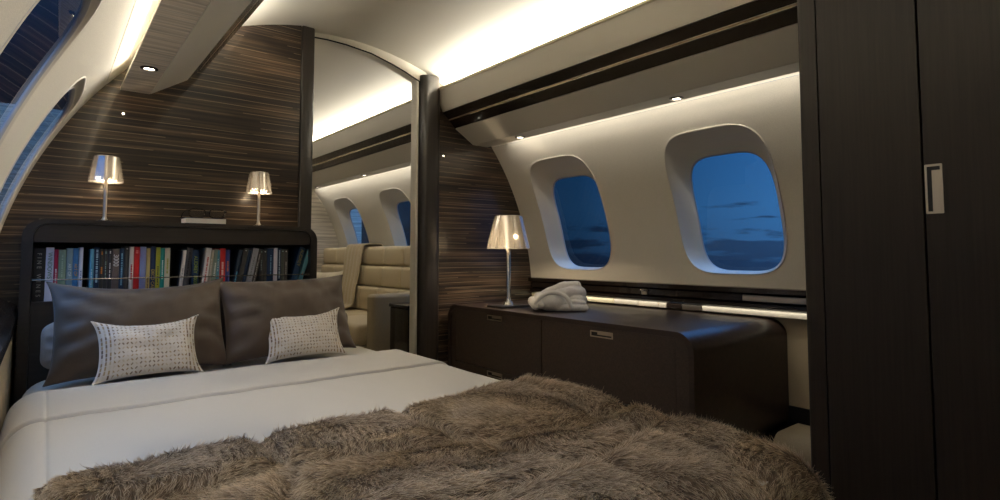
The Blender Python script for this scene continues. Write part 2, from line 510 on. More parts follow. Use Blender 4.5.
# lower lining
prism('wall_right', [(2.60, .28), (2.60, .70), (2.70, .70), (2.70, .28)], YW+.003, YD, M['dado'], 'Y', None, 'structure')
prism('wall_right', [(2.60, 0), (2.60, .70), (2.70, .70), (2.70, 0)], YD+.06, YE, M['dado'], 'Y', None, 'structure')
prism('baseboard_right', [(2.592, .212), (2.592, .28), (2.70, .28), (2.70, 0), (2.605, 0), (2.605, .212)], YW+.003, YD, M['plinth'], 'Y', None, 'structure')
# pale rounded duct cover along the floor, ahead of the low cabinet
prism(tname(), [(2.70, 0), (2.36, 0), (2.36, .15)]+[(2.42-.06*math.cos(a), .15+.06*math.sin(a)) for a in [k*PI/12 for k in range(7)]]+[(2.70, .21)],
      YW+.003, 1.13, M['dado'], 'Y', None, 'structure', 40)
# bright metal strip below the ledge: long segments with vents between
def strip_seg(y0, y1, m, z0=.672, z1=.699, x=2.535):
    prism(tname(), [(x+.012, z1), (x, z1-.004), (x+.004, z0), (x+.03, z0), (x+.07, z1)], y0, y1, m, 'Y', None, 'structure')
strip_seg(YW+.003, 1.545, M['strip_metal'])
strip_seg(1.55, 1.66, M['brushed'])
strip_seg(1.665, 1.75, M['gloss_dark'])
strip_seg(1.755, 1.80, M['strip_metal'])
strip_seg(1.804, 1.93, M['strip_metal'])
strip_seg(1.936, 2.10, M['strip_metal'])
strip_seg(2.105, YD, M['cream_lip'])

prism(tname(), [(2.5275, .7655), (2.5235, .762), (2.5235, .738), (2.5275, .7345)], YW+.003, 1.33, M['brushed'], 'Y', None, 'structure')  # added metal strip imitates the sheen on the near ledge band

# left side: dark ledge and beige lower lining close to the bed
prism(tname(), [(-.19, .80), (-.14, .80), (-.078, .768), (-.070, .735), (-.074, .69), (-.19, .69)], YF, YB, M['gloss_dark'], 'Y', None, 'structure')
prism('wall_left', [(-.19, 0), (-.19, .689), (-.078, .689), (-.078, 0)], YF, YB, M['dado'], 'Y', None, 'structure')
prism('wall_left', [(-.19, 0), (-.19, .80), (-.11, .80), (-.11, 0)], YD+.06, YE, M['dado'], 'Y', None, 'structure')

# floor and the walls across the cabin
box('floor', -.35, 2.75, YF-.05, YE+.05, -.04, 0, M['carpet'], None, kind='structure')
box('wall_front', -.35, 2.75, YF-.04, YF, 0, 2.15, M['ceiling'], None, kind='structure')
box('wall_end', -.35, 2.75, YE, YE+.04, 0, 2.15, M['pale_slats'], None, kind='structure')

def lining_x(z, s):          # the inside face of the side at height z (for fitting the bulkheads)
    x = XR(z) if z >= Z0W else 2.60
    return side(x, s) if s > 0 else (side(XR(z), -1) if z >= .80 else -.11)

# bulkhead behind the bed: between the left lining and the doorway
pts = [(-.078, 0), (-.078, .69), (-.072, .735), (-.078, .768), (side(XR(.80), -1), .80)]
pts += [(side(XR(z), -1), z) for z in [.85+.78*k/14 for k in range(15)]]
pts += [(.20, 1.70), (.34, 1.84)]
pts += [(x, ceil_z(x)) for x in [.44+.50*k/10 for k in range(11)]]
pts += [(.94, 0)]
prism('wall_back', pts, YB, YD+.03, M['zebrano'], 'Y', None, 'structure')
# bulkhead right of the doorway
pts = [(1.78, 0)]+[(x, ceil_z(x)) for x in [1.78+.12*k/4 for k in range(5)]]+[(2.02, 1.835), (2.19, 1.70)]
pts += [(XR(z), z) for z in [1.63-.82*k/14 for k in range(15)]]
pts += [(2.53, .80), (2.60, .78), (2.60, 0)]
prism('wall_back', pts, YD, YD+.06, M['zebrano'], 'Y', None, 'structure')
# doorway: dark jambs, pale edge strip, arched header
d1 = bpy.data.objects.new('door_1', None); COL.objects.link(d1); d1['kind'] = 'structure'
bm = bmesh.new(); box_bm(bm, .941, 1.005, YB-.012, YD+.05, 0, ceil_z(.97)-.004, .008, 3)
autosmooth(from_bm('jamb', bm, M['dark_trim'], d1))
bm = bmesh.new()
prism_bm(bm, [(x_, y_) for x_, y_ in [(1.655, YD+.05), (1.655, YD-.02)]+[(1.69-.035*math.cos(a), YD-.02-.035*math.sin(a)) for a in [k*PI/12 for k in range(1, 7)]]
              + [(1.745+.035*math.sin(a), YD-.055+.035*(1-math.cos(a))) for a in [k*PI/12 for k in range(0, 7)]]+[(1.78, YD+.05)]], 0, ceil_z(1.76)-.004, 'Z')
autosmooth(from_bm('jamb', bm, M['dark_trim'], d1), 30)
box('edge_strip', 1.634, 1.650, YD-.012, YD+.05, 0, 1.965, M['cream_panel'], d1, .004)
inner = [(1.006, 2.062), (1.10, 2.068), (1.20, 2.066), (1.345, 2.052), (1.48, 2.018), (1.56, 1.992), (1.654, 1.955), (1.70, 1.935)]
xs = [1.70-.694*k/12 for k in range(13)]
prism('door_header', inner+[(x, ceil_z(x)-.001) for x in xs], YD-.01, YD+.06, M['ceiling'], 'Y', d1, None, 30)
bm = bmesh.new(); tube_bm(bm, [(x, YD-.012, z-.002) for x, z in inner], .004, 6)
from_bm('door_seal', bm, M['shelf_black'], d1, True)

# ------------------------------------------------------------------ lights that belong to the cabin
def area(name, loc, rot, sx, sy, power, col=(1, .945, .85), spread=180):
    l = bpy.data.lights.new(name, 'AREA'); l.shape = 'RECTANGLE'; l.size = sx; l.size_y = sy; l.energy = power; l.color = col
    l.spread = math.radians(spread)
    o = bpy.data.objects.new(name, l); COL.objects.link(o); o.location = loc; o.rotation_euler = rot
    return o
def spot(name, loc, target, power, size=70, blend=.8, rad=.012, col=(1, .945, .85)):
    l = bpy.data.lights.new(name, 'SPOT'); l.energy = power; l.spot_size = math.radians(size); l.spot_blend = blend
    l.shadow_soft_size = rad; l.color = col
    o = bpy.data.objects.new(name, l); COL.objects.link(o); o.location = loc
    d = Vector(target)-Vector(loc); o.rotation_euler = d.to_track_quat('-Z', 'Y').to_euler()
    return o
def point(name, loc, power, rad=.02, col=(1, .8, .55)):
    l = bpy.data.lights.new(name, 'POINT'); l.energy = power; l.shadow_soft_size = rad; l.color = col
    o = bpy.data.objects.new(name, l); COL.objects.link(o); o.location = loc
    return o

COVE = 1.0
WARM = (1, .945, .85)
# cove strips: lie in the channel behind the lip and shine up on the ceiling
def cove(y0, y1, s, p):
    x = side(1.822, s)
    area('cove_light', (x, (y0+y1)/2, 1.912), (PI, -math.radians(38)*s, 0), .02, y1-y0, p*(y1-y0), WARM)
cove(YW+.02, YD-.03, 1, 9*COVE)
cove(YD+.08, YE-.03, 1, 4.8*COVE)
cove(YF+.02, YB-.06, -1, 8*COVE)
cove(YD+.08, YE-.03, -1, 2.4*COVE)
# wash light in the slot between the left lining and the overhead panel
def slot(s, y0, y1, p):
    area('slot_light', (side(2.112, s), (y0+y1)/2, 1.695), (0, math.radians(-28)*s, 0), .02, y1-y0, p*(y1-y0), WARM, 115)
area('ledge_light', (2.523, (YW+YD)/2, .7005), (0, math.radians(-50), 0), .012, YD-YW-.1, .55, WARM)
slot(-1, YF+.05, 2.5, 3.9)
slot(1, YW+.06, YD-.2, 3.0)
slot(1, YD+.2, YE-.1, 3)

DL = {'r': 'recessed downlight in cream soffit above '}
def downlight(x, y, z, label, group, power, size=95, target=None, r=.019, bright=True):
    t = thing('downlight', label, 'light', (x, y, z), 0, group)
    lathe('trim_ring', [(r, -.001), (r*1.6, -.001), (r*1.6, -.0035), (r*1.02, -.006), (r, -.003)], M['ring'], t, 28, closed=True)
    lathe('lens', [(0, -.0022), (r, -.0022), (r, -.0005), (0, -.0005)], M['lens'], t, 28)
    spot('downlight_beam', (x, y, z-.012), target or (x+.02, y, 0), power, size, .9, .014, WARM)
    return t
zs = 1.631
downlight(2.115, 2.43, zs, 'small round downlight in the soffit above the window nearest the striped bulkhead', 'soffit downlights over the windows', 3.2, 110)
downlight(2.113, 1.39, zs, 'small round downlight in the soffit above the window beside the tall wardrobe', 'soffit downlights over the windows', 2.6, 110)
downlight(2.10, 4.45, zs, 'round downlight in the soffit of the next cabin, between its two visible windows', 'soffit downlights over the windows', 4, 120)
downlight(2.11, 5.54, zs, 'round downlight in the soffit of the next cabin, beside the pale slatted end wall', 'soffit downlights over the windows', 4, 120)
downlight(.262, 2.31, zs-.018, 'large round downlight in the slatted underside of the left overhead panel', None, 3.2, 100, (.5, 2.0, .5), .0175)
spot('downlight_beam', (.27, 1.30, 1.615), (.38, 1.42, .55), 25, 72, 1.0, .02, WARM)
spot('downlight_beam', (.27, .35, 1.615), (.30, .95, .5), 20, 72, 1.0, .02, WARM)
spot('downlight_beam', (2.1, 3.42, 1.615), (2.1, 3.42, 0), 6, 120, 1, .02, WARM)

# tiny indicator lamps on the bulkhead
def pinlight(x, y, z, label):
    t = thing('pin_light', label, 'light', (x, y, z), 0, 'pin lamps on the striped bulkheads')
    bm = bmesh.new(); lathe_bm(bm, [(0, 0), (.0055, 0), (.0055, .004), (.003, .006), (0, .006)], 16)
    bmesh.ops.rotate(bm, verts=bm.verts, cent=(0, 0, 0), matrix=Matrix.Rotation(PI/2, 3, 'X'))
    from_bm('bezel', bm, M['brushed'], t, True)
    bm = bmesh.new(); bmesh.ops.create_uvsphere(bm, u_segments=12, v_segments=8, radius=.0038)
    bmesh.ops.translate(bm, verts=bm.verts, vec=(0, -.006, 0))
    from_bm('bulb', bm, M['lens'], t, True)
pinlight(.224, YB, 1.522, 'tiny lit pin lamp on striped bulkhead above the left bedside lamp')
pinlight(1.825, YD, 1.538, 'tiny lit pin lamp on striped bulkhead right of the doorway')

# ------------------------------------------------------------------ wardrobe
WX = 1.72
wd = thing('wardrobe', 'tall dark oak wardrobe with flush silver door pulls, at the right edge', 'wardrobe', (WX, YW, 0))
def wloc(o):   # parts are built in world coordinates and parented to an Empty that stands at the base
    o.location = o.location-o.parent.location
    return o
top = [(x, ceil_z(x)-.006) for x in [WX+.024+.2*k/5 for k in range(6)]]+[(2.0, 1.84), (2.24, 1.68), (2.68, 1.6)]
wloc(prism('carcass', [(WX+.024, .0)]+top+[(2.68, 0)], YF+.01, YW-.004, M['wardrobe'], 'Y', wd))
bm = bmesh.new()
a_ = [(WX+.016*(1-math.sin(t)), YW-.016*(1-math.cos(t))) for t in [k*PI/12 for k in range(7)]]
prism_bm(bm, [(WX+.023, YW-.053), (WX, YW-.053)]+[(WX, YW-.016)]+[(WX+.016-.016*math.cos(t), YW-.016+.016*math.sin(t)) for t in [k*PI/12 for k in range(1, 7)]]+[(WX+.023, YW)], .0, ceil_z(WX)-.008, 'Z')
wloc(autosmooth(from_bm('end_stile', bm, M['wardrobe'], wd), 30))
seams = [.6665, .424, .18, -.065, -.31, -.58]
for i, (a, b) in enumerate(zip(seams, seams[1:])):
    dr = wloc(box('door', WX, WX+.022, b+.0022, a-.0022, .012, ceil_z(WX)-.008, M['wardrobe'], wd, .0012, 1))
    if i in (1, 3):
        bm = bmesh.new()
        hy, hz = (.402, 1.114) if i == 1 else (-.087, 1.114)
        frame_bm(bm, rrect(hy-.018, hy+.018, hz-.062, hz+.062, .002, 2), rrect(hy-.0135, hy+.0135, hz-.0565, hz+.0565, .001, 2), WX-.003, WX+.001, 'X')
        h = from_bm('handle', bm, M['brushed'], dr); h.location = -(Vector(wd.location)+Vector(dr.location))
        s_ = box('slot', WX-.0015, WX+.001, hy-.0135, hy+.0135, hz-.0565, hz+.0565, M['black_slot'], dr); s_.location = h.location
        g = box('grip', WX-.0025, WX+.001, hy-.0135, hy+.004, hz-.0565, hz+.047, M['brushed'], dr, .0008, 1); g.location = h.location

# ------------------------------------------------------------------ low cabinet under the windows
CX, CY0, CY1, CZ0, CZ1 = 1.85, 1.165, 2.775, .165, .66
cr = thing('credenza', 'low dark brown cabinet with rounded ends below the right hand windows', 'cabinet', (CX, (CY0+CY1)/2, 0))
bm = bmesh.new()
frame_bm(bm, rrect(CY0, CY1, CZ0, CZ1, .075, 10), rrect(CY0+.022, CY1-.022, CZ0+.022, CZ1-.022, .055, 10), CX, 2.595, 'X')
wloc(autosmooth(from_bm('shell', bm, M['credenza_top'], cr), 30))
wloc(prism('back_panel', rrect(CY0+.024, CY1-.024, CZ0+.024, CZ1-.024, .053, 10), 2.56, 2.59, M['shelf_black'], 'X', cr))
wloc(prism('inner_case', rrect(CY0+.024, CY1-.024, CZ0+.024, CZ1-.024, .053, 10), CX+.035, CX+.05, M['shelf_black'], 'X', cr))
wloc(box('plinth', CX+.08, 2.56, CY0+.12, CY1-.06, 0, CZ0, M['plinth'], cr))
def clip_round(y0, y1, z0, z1, ry0=0, ry1=0, rz0=0):
    pts = []
    r = .053
    def arc(cy, cz, a0):
        return [(cy+r*math.cos(math.radians(a0+9*k)), cz+r*math.sin(math.radians(a0+9*k))) for k in range(11)]
    pts += arc(y1-r, z1-r, 0) if ry1 and not rz0 else [(y1, z1)]
    pts += arc(y0+r, z1-r, 90) if ry0 and not rz0 else [(y0, z1)]
    pts += arc(y0+r, z0+r, 180) if ry0 and rz0 else [(y0, z0)]
    pts += arc(y1-r, z0+r, 270) if ry1 and rz0 else [(y1, z0)]
    return pts
def pull(parent, y, z, flip=1):
    off = -(Vector(cr.location)+Vector(parent.location))
    w, h = .062, .0135
    bm = bmesh.new()
    frame_bm(bm, rrect(y-w, y+w, z-h, z+h, .002, 2), rrect(y-w+.006, y+w-.006, z-h+.005, z+h-.005, .001, 2), CX+.006, CX+.0115, 'X')
    o = from_bm('handle', bm, M['brushed'], parent); o.location = off
    o = box('slot', CX+.008, CX+.0115, y-w+.006, y+w-.006, z-h+.005, z+h-.005, M['black_slot'], parent); o.location = off
    o = box('grip', CX+.007, CX+.0115, y-w+.006, y+w-.04, z-h+.0115, z+h-.005, M['brushed'], parent, .0006, 1); o.location = off
yi0, yi1, zi0, zi1 = CY0+.024, CY1-.024, CZ0+.024, CZ1-.024
ys = 1.985
for nm, pts, hy in (('door', clip_round(ys+.003, yi1-.04, .3430, zi1), None), ('door', clip_round(yi0+.06, ys-.003, .3430, zi1), None)):
    left = nm == 'door' and pts[0][0] > 2.2
    d = wloc(prism(nm, pts, CX+.010, CX+.03, M['credenza_front'], 'X', cr))
    pull(d, 2.345 if left else 1.61, zi1-.022 if left else zi1-.028)
for nm, pts, left in (('drawer', clip_round(ys+.003, yi1-.04, zi0, .3370), True), ('drawer', clip_round(yi0+.06, ys-.003, zi0, .3370), False)):
    d = wloc(prism(nm, pts, CX+.010, CX+.03, M['credenza_front'], 'X', cr))
    pull(d, 2.345 if left else 1.61, .318)
wloc(prism('end_stile', clip_round(yi0, yi0+.058, zi0, zi1, 1, 0), CX+.010, CX+.03, M['credenza_front'], 'X', cr))
wloc(prism('end_stile', clip_round(yi1-.038, yi1, zi0, zi1, 0, 1), CX+.010, CX+.03, M['credenza_front'], 'X', cr))

# ------------------------------------------------------------------ headboard bookcase
HX0, HX1, HY, HZ = -.066, .955, 2.5, 1.074
hb = thing('headboard_bookcase', 'dark wood headboard bookcase with rounded top corners behind the bed pillows', 'headboard', ((HX0+HX1)/2, HY+.1, 0))
def uframe(x0, x1, z1, r):
    pts = [(x1, 0)]
    for cx, a0 in ((x1-r, 0), (x0+r, 90)):
        for k in range(11):
            a = math.radians(a0+9*k); pts.append((cx+r*math.cos(a), z1-r+r*math.sin(a)))
    pts.append((x0, 0))
    return pts
bm = bmesh.new()
O = uframe(HX0, HX1, HZ, .062); I = uframe(HX0+.03, HX1-.03, HZ-.016, .045)
R_ = [[bm.verts.new((p[0], t, p[1])) for p in q] for q, t in ((O, HY), (I, HY), (I, YB-.002), (O, YB-.002))]
for q in range(4):
    A, B = R_[q], R_[(q+1) % 4]
    for i in range(len(O)-1): bm.faces.new((A[i], A[i+1], B[i+1], B[i]))
bm.faces.new([r[0] for r in R_]); bm.faces.new([r[-1] for r in R_][::-1])
wloc(autosmooth(from_bm('carcass', bm, M['headboard'], hb), 30))
bx0, bx1 = HX0+.031, HX1-.031
SH = .787
pts = [(bx1, .993)]
for cx, a0 in ((bx1-.044, 0), (bx0+.044, 90)):
    for k in range(11):
        a = math.radians(a0+9*k); pts.append((cx+.044*math.cos(a), HZ-.017-.044+.044*math.sin(a)))
pts.append((bx0, .993))
wloc(prism('header_panel', pts, HY+.006, YB-.003, M['headboard'], 'Y', hb))
wloc(box('back_panel', bx0, bx1, YB-.02, YB-.003, SH, .992, M['shelf_black'], hb))
wloc(box('front_panel', bx0, bx1, HY+.006, YB-.003, .0, SH, M['headboard'], hb))
wloc(tube('rail', [(bx0, HY+.004, .862), (bx1, HY+.004, .862)], .0022, M['rail_steel'], hb, 8))

# ------------------------------------------------------------------ books
BM = {}
def bmat(rgb, rough=.5):
    k = tuple(rgb)
    if k not in BM: BM[k] = mat('book_cover', rgb, rough)
    return BM[k]
def spine_text(par, txt, h, col, size, zc, w, sp=1.0):
    cu = bpy.data.curves.new('title_curve', 'FONT'); cu.body = txt; cu.size = size; cu.align_x = 'CENTER'; cu.align_y = 'CENTER'; cu.extrude = .0003; cu.space_character = sp
    tmp = bpy.data.objects.new('title_curve', cu); COL.objects.link(tmp)
    me = bpy.data.meshes.new_from_object(tmp.evaluated_get(bpy.context.evaluated_depsgraph_get())); bpy.data.objects.remove(tmp)
    o = link('spine_title', me, None, par); me.materials.clear(); me.materials.append(bmat(col))
    o.matrix_local = Matrix(((0, 1, 0, 0), (0, 0, -1, -.0006), (-1, 0, 0, zc), (0, 0, 0, 1)))
def spine_lines(par, col, zs, w):
    for z0, z1, dx, ww in zs:
        bm = bmesh.new(); z = z1
        while z-.004 > z0:           # illegible lettering: short bars
            l = random.uniform(.0025, .006)
            box_bm(bm, dx-ww/2, dx+ww/2, -.0006, .0004, z-l, z); z -= l+random.choice((.0012, .0012, .004))
        from_bm('spine_title' if z1-z0 > .014 else 'spine_mark', bm, bmat(col), par)
def book(x0, x1, zt, rgb, label, lean=0, group='books on the headboard shelf', depth=.14, title=None, rough=.5, band=None):
    w = x1-x0; h = zt-SH
    a = math.radians(lean)
    hh = h/math.cos(a)-w*abs(math.tan(a)) if lean else h
    t = thing('book', label, 'book', ((x0+x1)/2, HY+.028, SH), 0, group)
    if lean:   # tipped about its lower corner
        t.location.x = x0 if lean < 0 else x1
        t.rotation_euler = (0, a, 0)
        cx = w/2 if lean < 0 else -w/2
    else: cx = 0
    bm = bmesh.new()
    tb = .0016
    # spine and two boards, spine gently rounded
    sp = []
    for k in range(7):
        f = k/6; sp.append((cx-w/2+w*f, .0016-(.0016)*math.sin(PI*f)))
    out = sp+[(cx+w/2, depth), (cx+w/2-tb, depth), (cx+w/2-tb, .004), (cx-w/2+tb, .004), (cx-w/2+tb, depth), (cx-w/2, depth)]
    prism_bm(bm, out, 0, hh, 'Z')
    from_bm('cover', bm, bmat(rgb, rough), t)
    box('pages', cx-w/2+tb+.0002, cx+w/2-tb-.0002, .0045, depth-.004, .003, hh-.003, M['page'], t)
    if band:
        box('label_band', cx-w/2+.0004, cx+w/2-.0004, -.0004, .001, band[0]*hh, band[1]*hh, bmat(band[2]), t)
    if title:
        o_pre = len(t.children)
        if title[0] == 'T':
            e = bpy.data.objects.new('tmp', None)
            spine_text(t, title[1], hh, title[2], title[3], title[4]*hh, w, title[5] if len(title) > 5 else 1.0)
            t.children[-1].location.x = cx
        else:
            spine_lines(t, title[1], [(a_*hh, b_*hh, cx+dx, ww) for a_, b_, dx, ww in title[2]], w)
    return t
L_ = lambda c, *z: ('L', c, list(z))
T_ = lambda s, c, sz, zc, sp=1.0: ('T', s, c, sz, zc, sp)
W = (224, 220, 216)
book(-.0345, -.0008, .972, (14, 13, 13), 'wide black book with large white spaced title FINE WINES, first from the left', 0, title=T_('FINE WINES', (150, 146, 140), .0175, .5, 1.75))
book(.0002, .0222, .975, (206, 204, 216), 'white book with green lettering, standing beside the wide black one', 0, title=T_('WINDOWS', (92, 128, 84), .018, .66))
book(.0236, .0345, .968, (176, 24, 60), 'narrow crimson book between the white and the sage green one, near the left end', 0, title=L_(W, (.3, .62, 0, .004)))
book(.0356, .0566, .967, (124, 146, 118), 'sage green book right beside the narrow crimson one', 0, title=L_((160, 178, 150), (.45, .9, 0, .004)))
book(.0582, .0752, .973, (132, 152, 150), 'grey green book with pale ART lettering, left of the blue one', 0, title=T_('ART OF', (214, 218, 214), .013, .58))
book(.0762, .0920, .973, (70, 128, 170), 'blue book with orange ART lettering on its spine', 0, title=T_('ART OF', (224, 158, 44), .013, .58))
book(.0945, .1050, .976, (218, 214, 222), 'slim white book just before the first gap in the row', 0, title=L_((70, 110, 150), (.35, .55, 0, .003)))
book(.1250, .1370, .970, (92, 158, 182), 'slim pale teal book just after the first gap in the row', 0, title=L_((190, 214, 220), (.2, .6, 0, .003)))
book(.1382, .1540, .977, (16, 46, 72), 'navy book with big pale letters, beside the slim pale teal one', 0, title=L_((168, 196, 208), (.3, .95, 0, .006)))
book(.1552, .1660, .970, (62, 56, 46), 'dark olive book with orange lettering on its spine', 0, title=L_((206, 120, 40), (.5, .64, 0, .005), (.88, .95, 0, .004)))
book(.1672, .1782, .970, (60, 58, 54), 'dark grey book with dim green lettering, between two other dark spines', 0, title=L_((130, 160, 140), (.42, .75, 0, .003), (.9, .95, 0, .004)))
book(.1794, .1918, .970, (54, 52, 52), 'charcoal book with white lettering, left of the taupe 3000 book', 0, title=L_((206, 204, 200), (.42, .72, 0, .003), (.9, .96, 0, .004)))
book(.1930, .2138, .971, (112, 96, 88), 'taupe book with big white 3000 on its spine', 0, title=T_('3000', (232, 228, 224), .023, .77))
book(.2150, .2290, .973, (12, 48, 74), 'navy book with pale blue lettering beside the taupe 3000 one', 0, title=L_((120, 170, 190), (.25, .9, 0, .005)))
book(.2302, .2448, .981, (64, 62, 58), 'tall dark grey book with white dot at top, left of cream red-lettered spine', 0, title=L_(W, (.93, .96, 0, .005)))
book(.2464, .2592, .980, (226, 214, 200), 'cream book with red lettering, just left of the bright red one', 0, title=L_((196, 52, 44), (.35, .65, 0, .005)))
book(.2604, .2784, .980, (200, 30, 28), 'bright red book in the middle of the shelf, beside a periwinkle one', 0, title=L_((226, 120, 110), (.86, .93, 0, .007)))
book(.2796, .2994, .980, (134, 146, 190), 'wide periwinkle blue book with plain spine', 0)
book(.3006, .3126, .974, (190, 166, 106), 'slim tan gold book between the periwinkle and the navy spines', 0, title=L_((120, 96, 50), (.1, .4, 0, .004)))
book(.3138, .3308, .982, (12, 44, 80), 'tall navy book with gold letters at the foot of its spine', 0, title=T_('DECO CASA', (198, 170, 70), .015, .33))
book(.3320, .3460, .978, (168, 168, 48), 'yellow green book with dark lettering', 0, title=L_((60, 70, 40), (.2, .62, 0, .004)))
book(.3472, .3612, .975, (22, 138, 128), 'teal green book with white lettering', 0, title=L_((206, 226, 220), (.35, .75, 0, .004)))
book(.3624, .3795, .976, (204, 196, 176), 'cream book with olive lettering, last before the second gap', 0, title=L_((160, 158, 70), (.45, .78, 0, .006)))
book(.4030, .4068, .966, (16, 24, 34), 'very thin black book leaning beside the second gap', 5)
book(.4090, .4215, .968, (214, 206, 202), 'slim white book leaning at the right side of the second gap', 5, title=L_((110, 110, 120), (.4, .6, 0, .003)))
book(.4220, .4430, .978, (76, 74, 78), 'grey book with black lettering, leaning on the blue AUDREY spine', 5, title=L_((26, 26, 28), (.35, .9, 0, .006)))
book(.4570, .4815, .968, (14, 50, 84), 'upright blue book with yellow green AUDREY lettering', 0, title=T_('AUDREY 1000', (160, 176, 56), .0185, .56))
book(.4700+.019, .5080, .978, (228, 220, 214), 'white book with red lettering, leaning right of the blue AUDREY spine', 6, title=L_((196, 60, 50), (.2, .8, 0, .005)))
book(.5090, .5215, .969, (162, 154, 136), 'slim stone coloured book leaning in the middle right of the row', 5, title=L_((196, 190, 176), (.4, .8, 0, .003)))
book(.5225, .5400, .972, (128, 140, 122), 'sage grey book leaning just left of a slim teal one', 5, title=L_((206, 214, 200), (.4, .7, 0, .005)))
book(.5425, .5570, .968, (84, 142, 156), 'slim teal book just left of the second bright red one', 1, title=L_((190, 210, 214), (.5, .8, 0, .003)))
book(.5580, .5800, .976, (198, 32, 30), 'bright red book with pale lettering, in the right half of the shelf', 0, title=L_((226, 190, 180), (.2, .7, 0, .007)))
book(.5812, .5968, .970, (52, 62, 120), 'indigo book with orange lettering beside the right bright red one', 0, title=L_((206, 110, 50), (.5, .74, 0, .006)))
book(.6040, .6180, .970, (14, 34, 54), 'navy book with cyan lettering, leaning after the indigo one', 9, title=L_((80, 160, 190), (.12, .5, 0, .005)))
book(.6190, .6370, .976, (70, 66, 60), 'brown grey book leaning between two navy books', 10, title=L_(W, (.93, .97, 0, .005)))
book(.6385, .6520, .970, (16, 40, 66), 'navy leaning book with bare spine, left of the wide pale grey one', 10)
book(.6535, .6760, .979, (150, 150, 154), 'wide pale grey leaning book in the right part of the shelf', 11, title=L_((110, 110, 112), (.3, .8, 0, .004)))
book(.6775, .6900, .962, (72, 66, 58), 'brown leaning book with white specks, right of the pale grey one', 11, title=L_((196, 190, 180), (.2, .95, 0, .002)))
book(.7165, .7295, .972, (60, 58, 52), 'upright dark grey book with pale green lettering, after the leaning group', 0, title=L_((130, 150, 138), (.5, .75, 0, .003), (.92, .96, 0, .004)))
book(.7308, .7448, .972, (62, 58, 52), 'upright brown grey book with white dot at top, beside a wide navy spine', 0, title=L_((210, 206, 200), (.92, .96, 0, .005)))
book(.7464, .7726, .976, (14, 48, 84), 'wide upright navy book left of the lavender white one', 0, title=L_((120, 160, 190), (.4, .85, .002, .004)))
book(.7740, .7900, .979, (206, 198, 208), 'upright lavender white book in the right half of the shelf', 0)
book(.7912, .8050, .978, (12, 36, 66), 'slim navy book with white lettering, right of the lavender white one', 0, title=L_((180, 196, 210), (.3, .95, 0, .004)))
book(.8062, .8180, .974, (72, 76, 66), 'slim olive grey upright book with pale dot at its top', 0, title=L_((170, 196, 190), (.92, .96, 0, .004)))
book(.8192, .8345, .974, (66, 60, 54), 'brown upright book, last before the gap at the right end', 0, title=L_((210, 204, 196), (.4, .7, 0, .003), (.92, .96, 0, .004)))
book(.8400, .8640, .985, (16, 54, 88), 'blue book with gold AUDREY letters tilted strongly at the right end', 14, title=T_('AUDREY', (170, 150, 60), .020, .76))
book(.8680, .8860, .975, (84, 140, 150), 'pale teal book tilted most of all, last at the right end', 17, title=L_((190, 90, 60), (.35, .45, 0, .004), (.8, .9, 0, .004)))

# ------------------------------------------------------------------ things standing on the headboard and the cabinet
def table_lamp(x, y, z, H, rb, rt, hs, label, square=False, rz=0):
    t = thing('table_lamp', label, 'lamp', (x, y, z), rz, 'silver shaded table lamps')
    k = rb/.056
    if square:
        box('base', -.10, .10, -.07, .07, 0, .012, mat('lamp_base_black', (62, 60, 58), .3, .3), t, .003, 2)
        lathe('pole', [(0, .0125), (.03, .0125), (.027, .02), (.016, .035), (.0125, .06), (.0115, H-.02), (.006, H-.01), (0, H-.01)], M['chrome'], t, 24)
    else:
        lathe('base', [(0, 0), (.03, 0), (.03, .004), (.027, .006), (0, .006)], M['chrome'], t, 28)
        lathe('pole', [(0, .0065), (.012, .0065), (.008, .012), (.0062, .02), (.0058, H-.012), (.003, H-.006), (0, H-.006)], M['brushed'], t, 20)
    z0, z1 = H-hs, H
    lathe('shade', [(rb, z0), (rt, z1-.004), (rt-.004, z1), (rt-.007, z1-.002), (rb-.004, z0)], M['shade'], t, 48, closed=True, ang=30)
    d = lathe('diffuser', [(.010*k, z0+.25*hs), (rt*.62, z0+.80*hs), (rt*.60, z0+.82*hs), (.0*k, z0+.82*hs)][:3], M['diffuser'], t, 32)
    bm = bmesh.new()
    for a in (0, 2*PI/3, 4*PI/3):
        tube_bm(bm, [(.008*k*math.cos(a), .008*k*math.sin(a), z0+.15*hs), (rb*.93*math.cos(a), rb*.93*math.sin(a), z0+.08*hs)], .0014*k, 6)
    from_bm('shade_carrier', bm, M['brushed'], t, True)
    return t
table_lamp(.168, 2.60, HZ+.0005, .250, .0565, .0425, .098, 'small silver shaded table lamp standing left on the headboard')
table_lamp(.726, 2.60, HZ+.0005, .240, .0545, .041, .093, 'small silver shaded table lamp standing right on the headboard, near the doorway')
table_lamp(2.0, 2.40, CZ1+.0005, .505, .121, .0785, .182, 'larger silver shaded table lamp with square black foot on the low cabinet', True, math.radians(0))
point('lamp_glow', (.175, 2.625, HZ+.163), .75, .007)
point('lamp_glow', (.733, 2.625, HZ+.157), .75, .007)
point('lamp_glow', (1.985, 2.445, CZ1+.35), 5.0, .012)

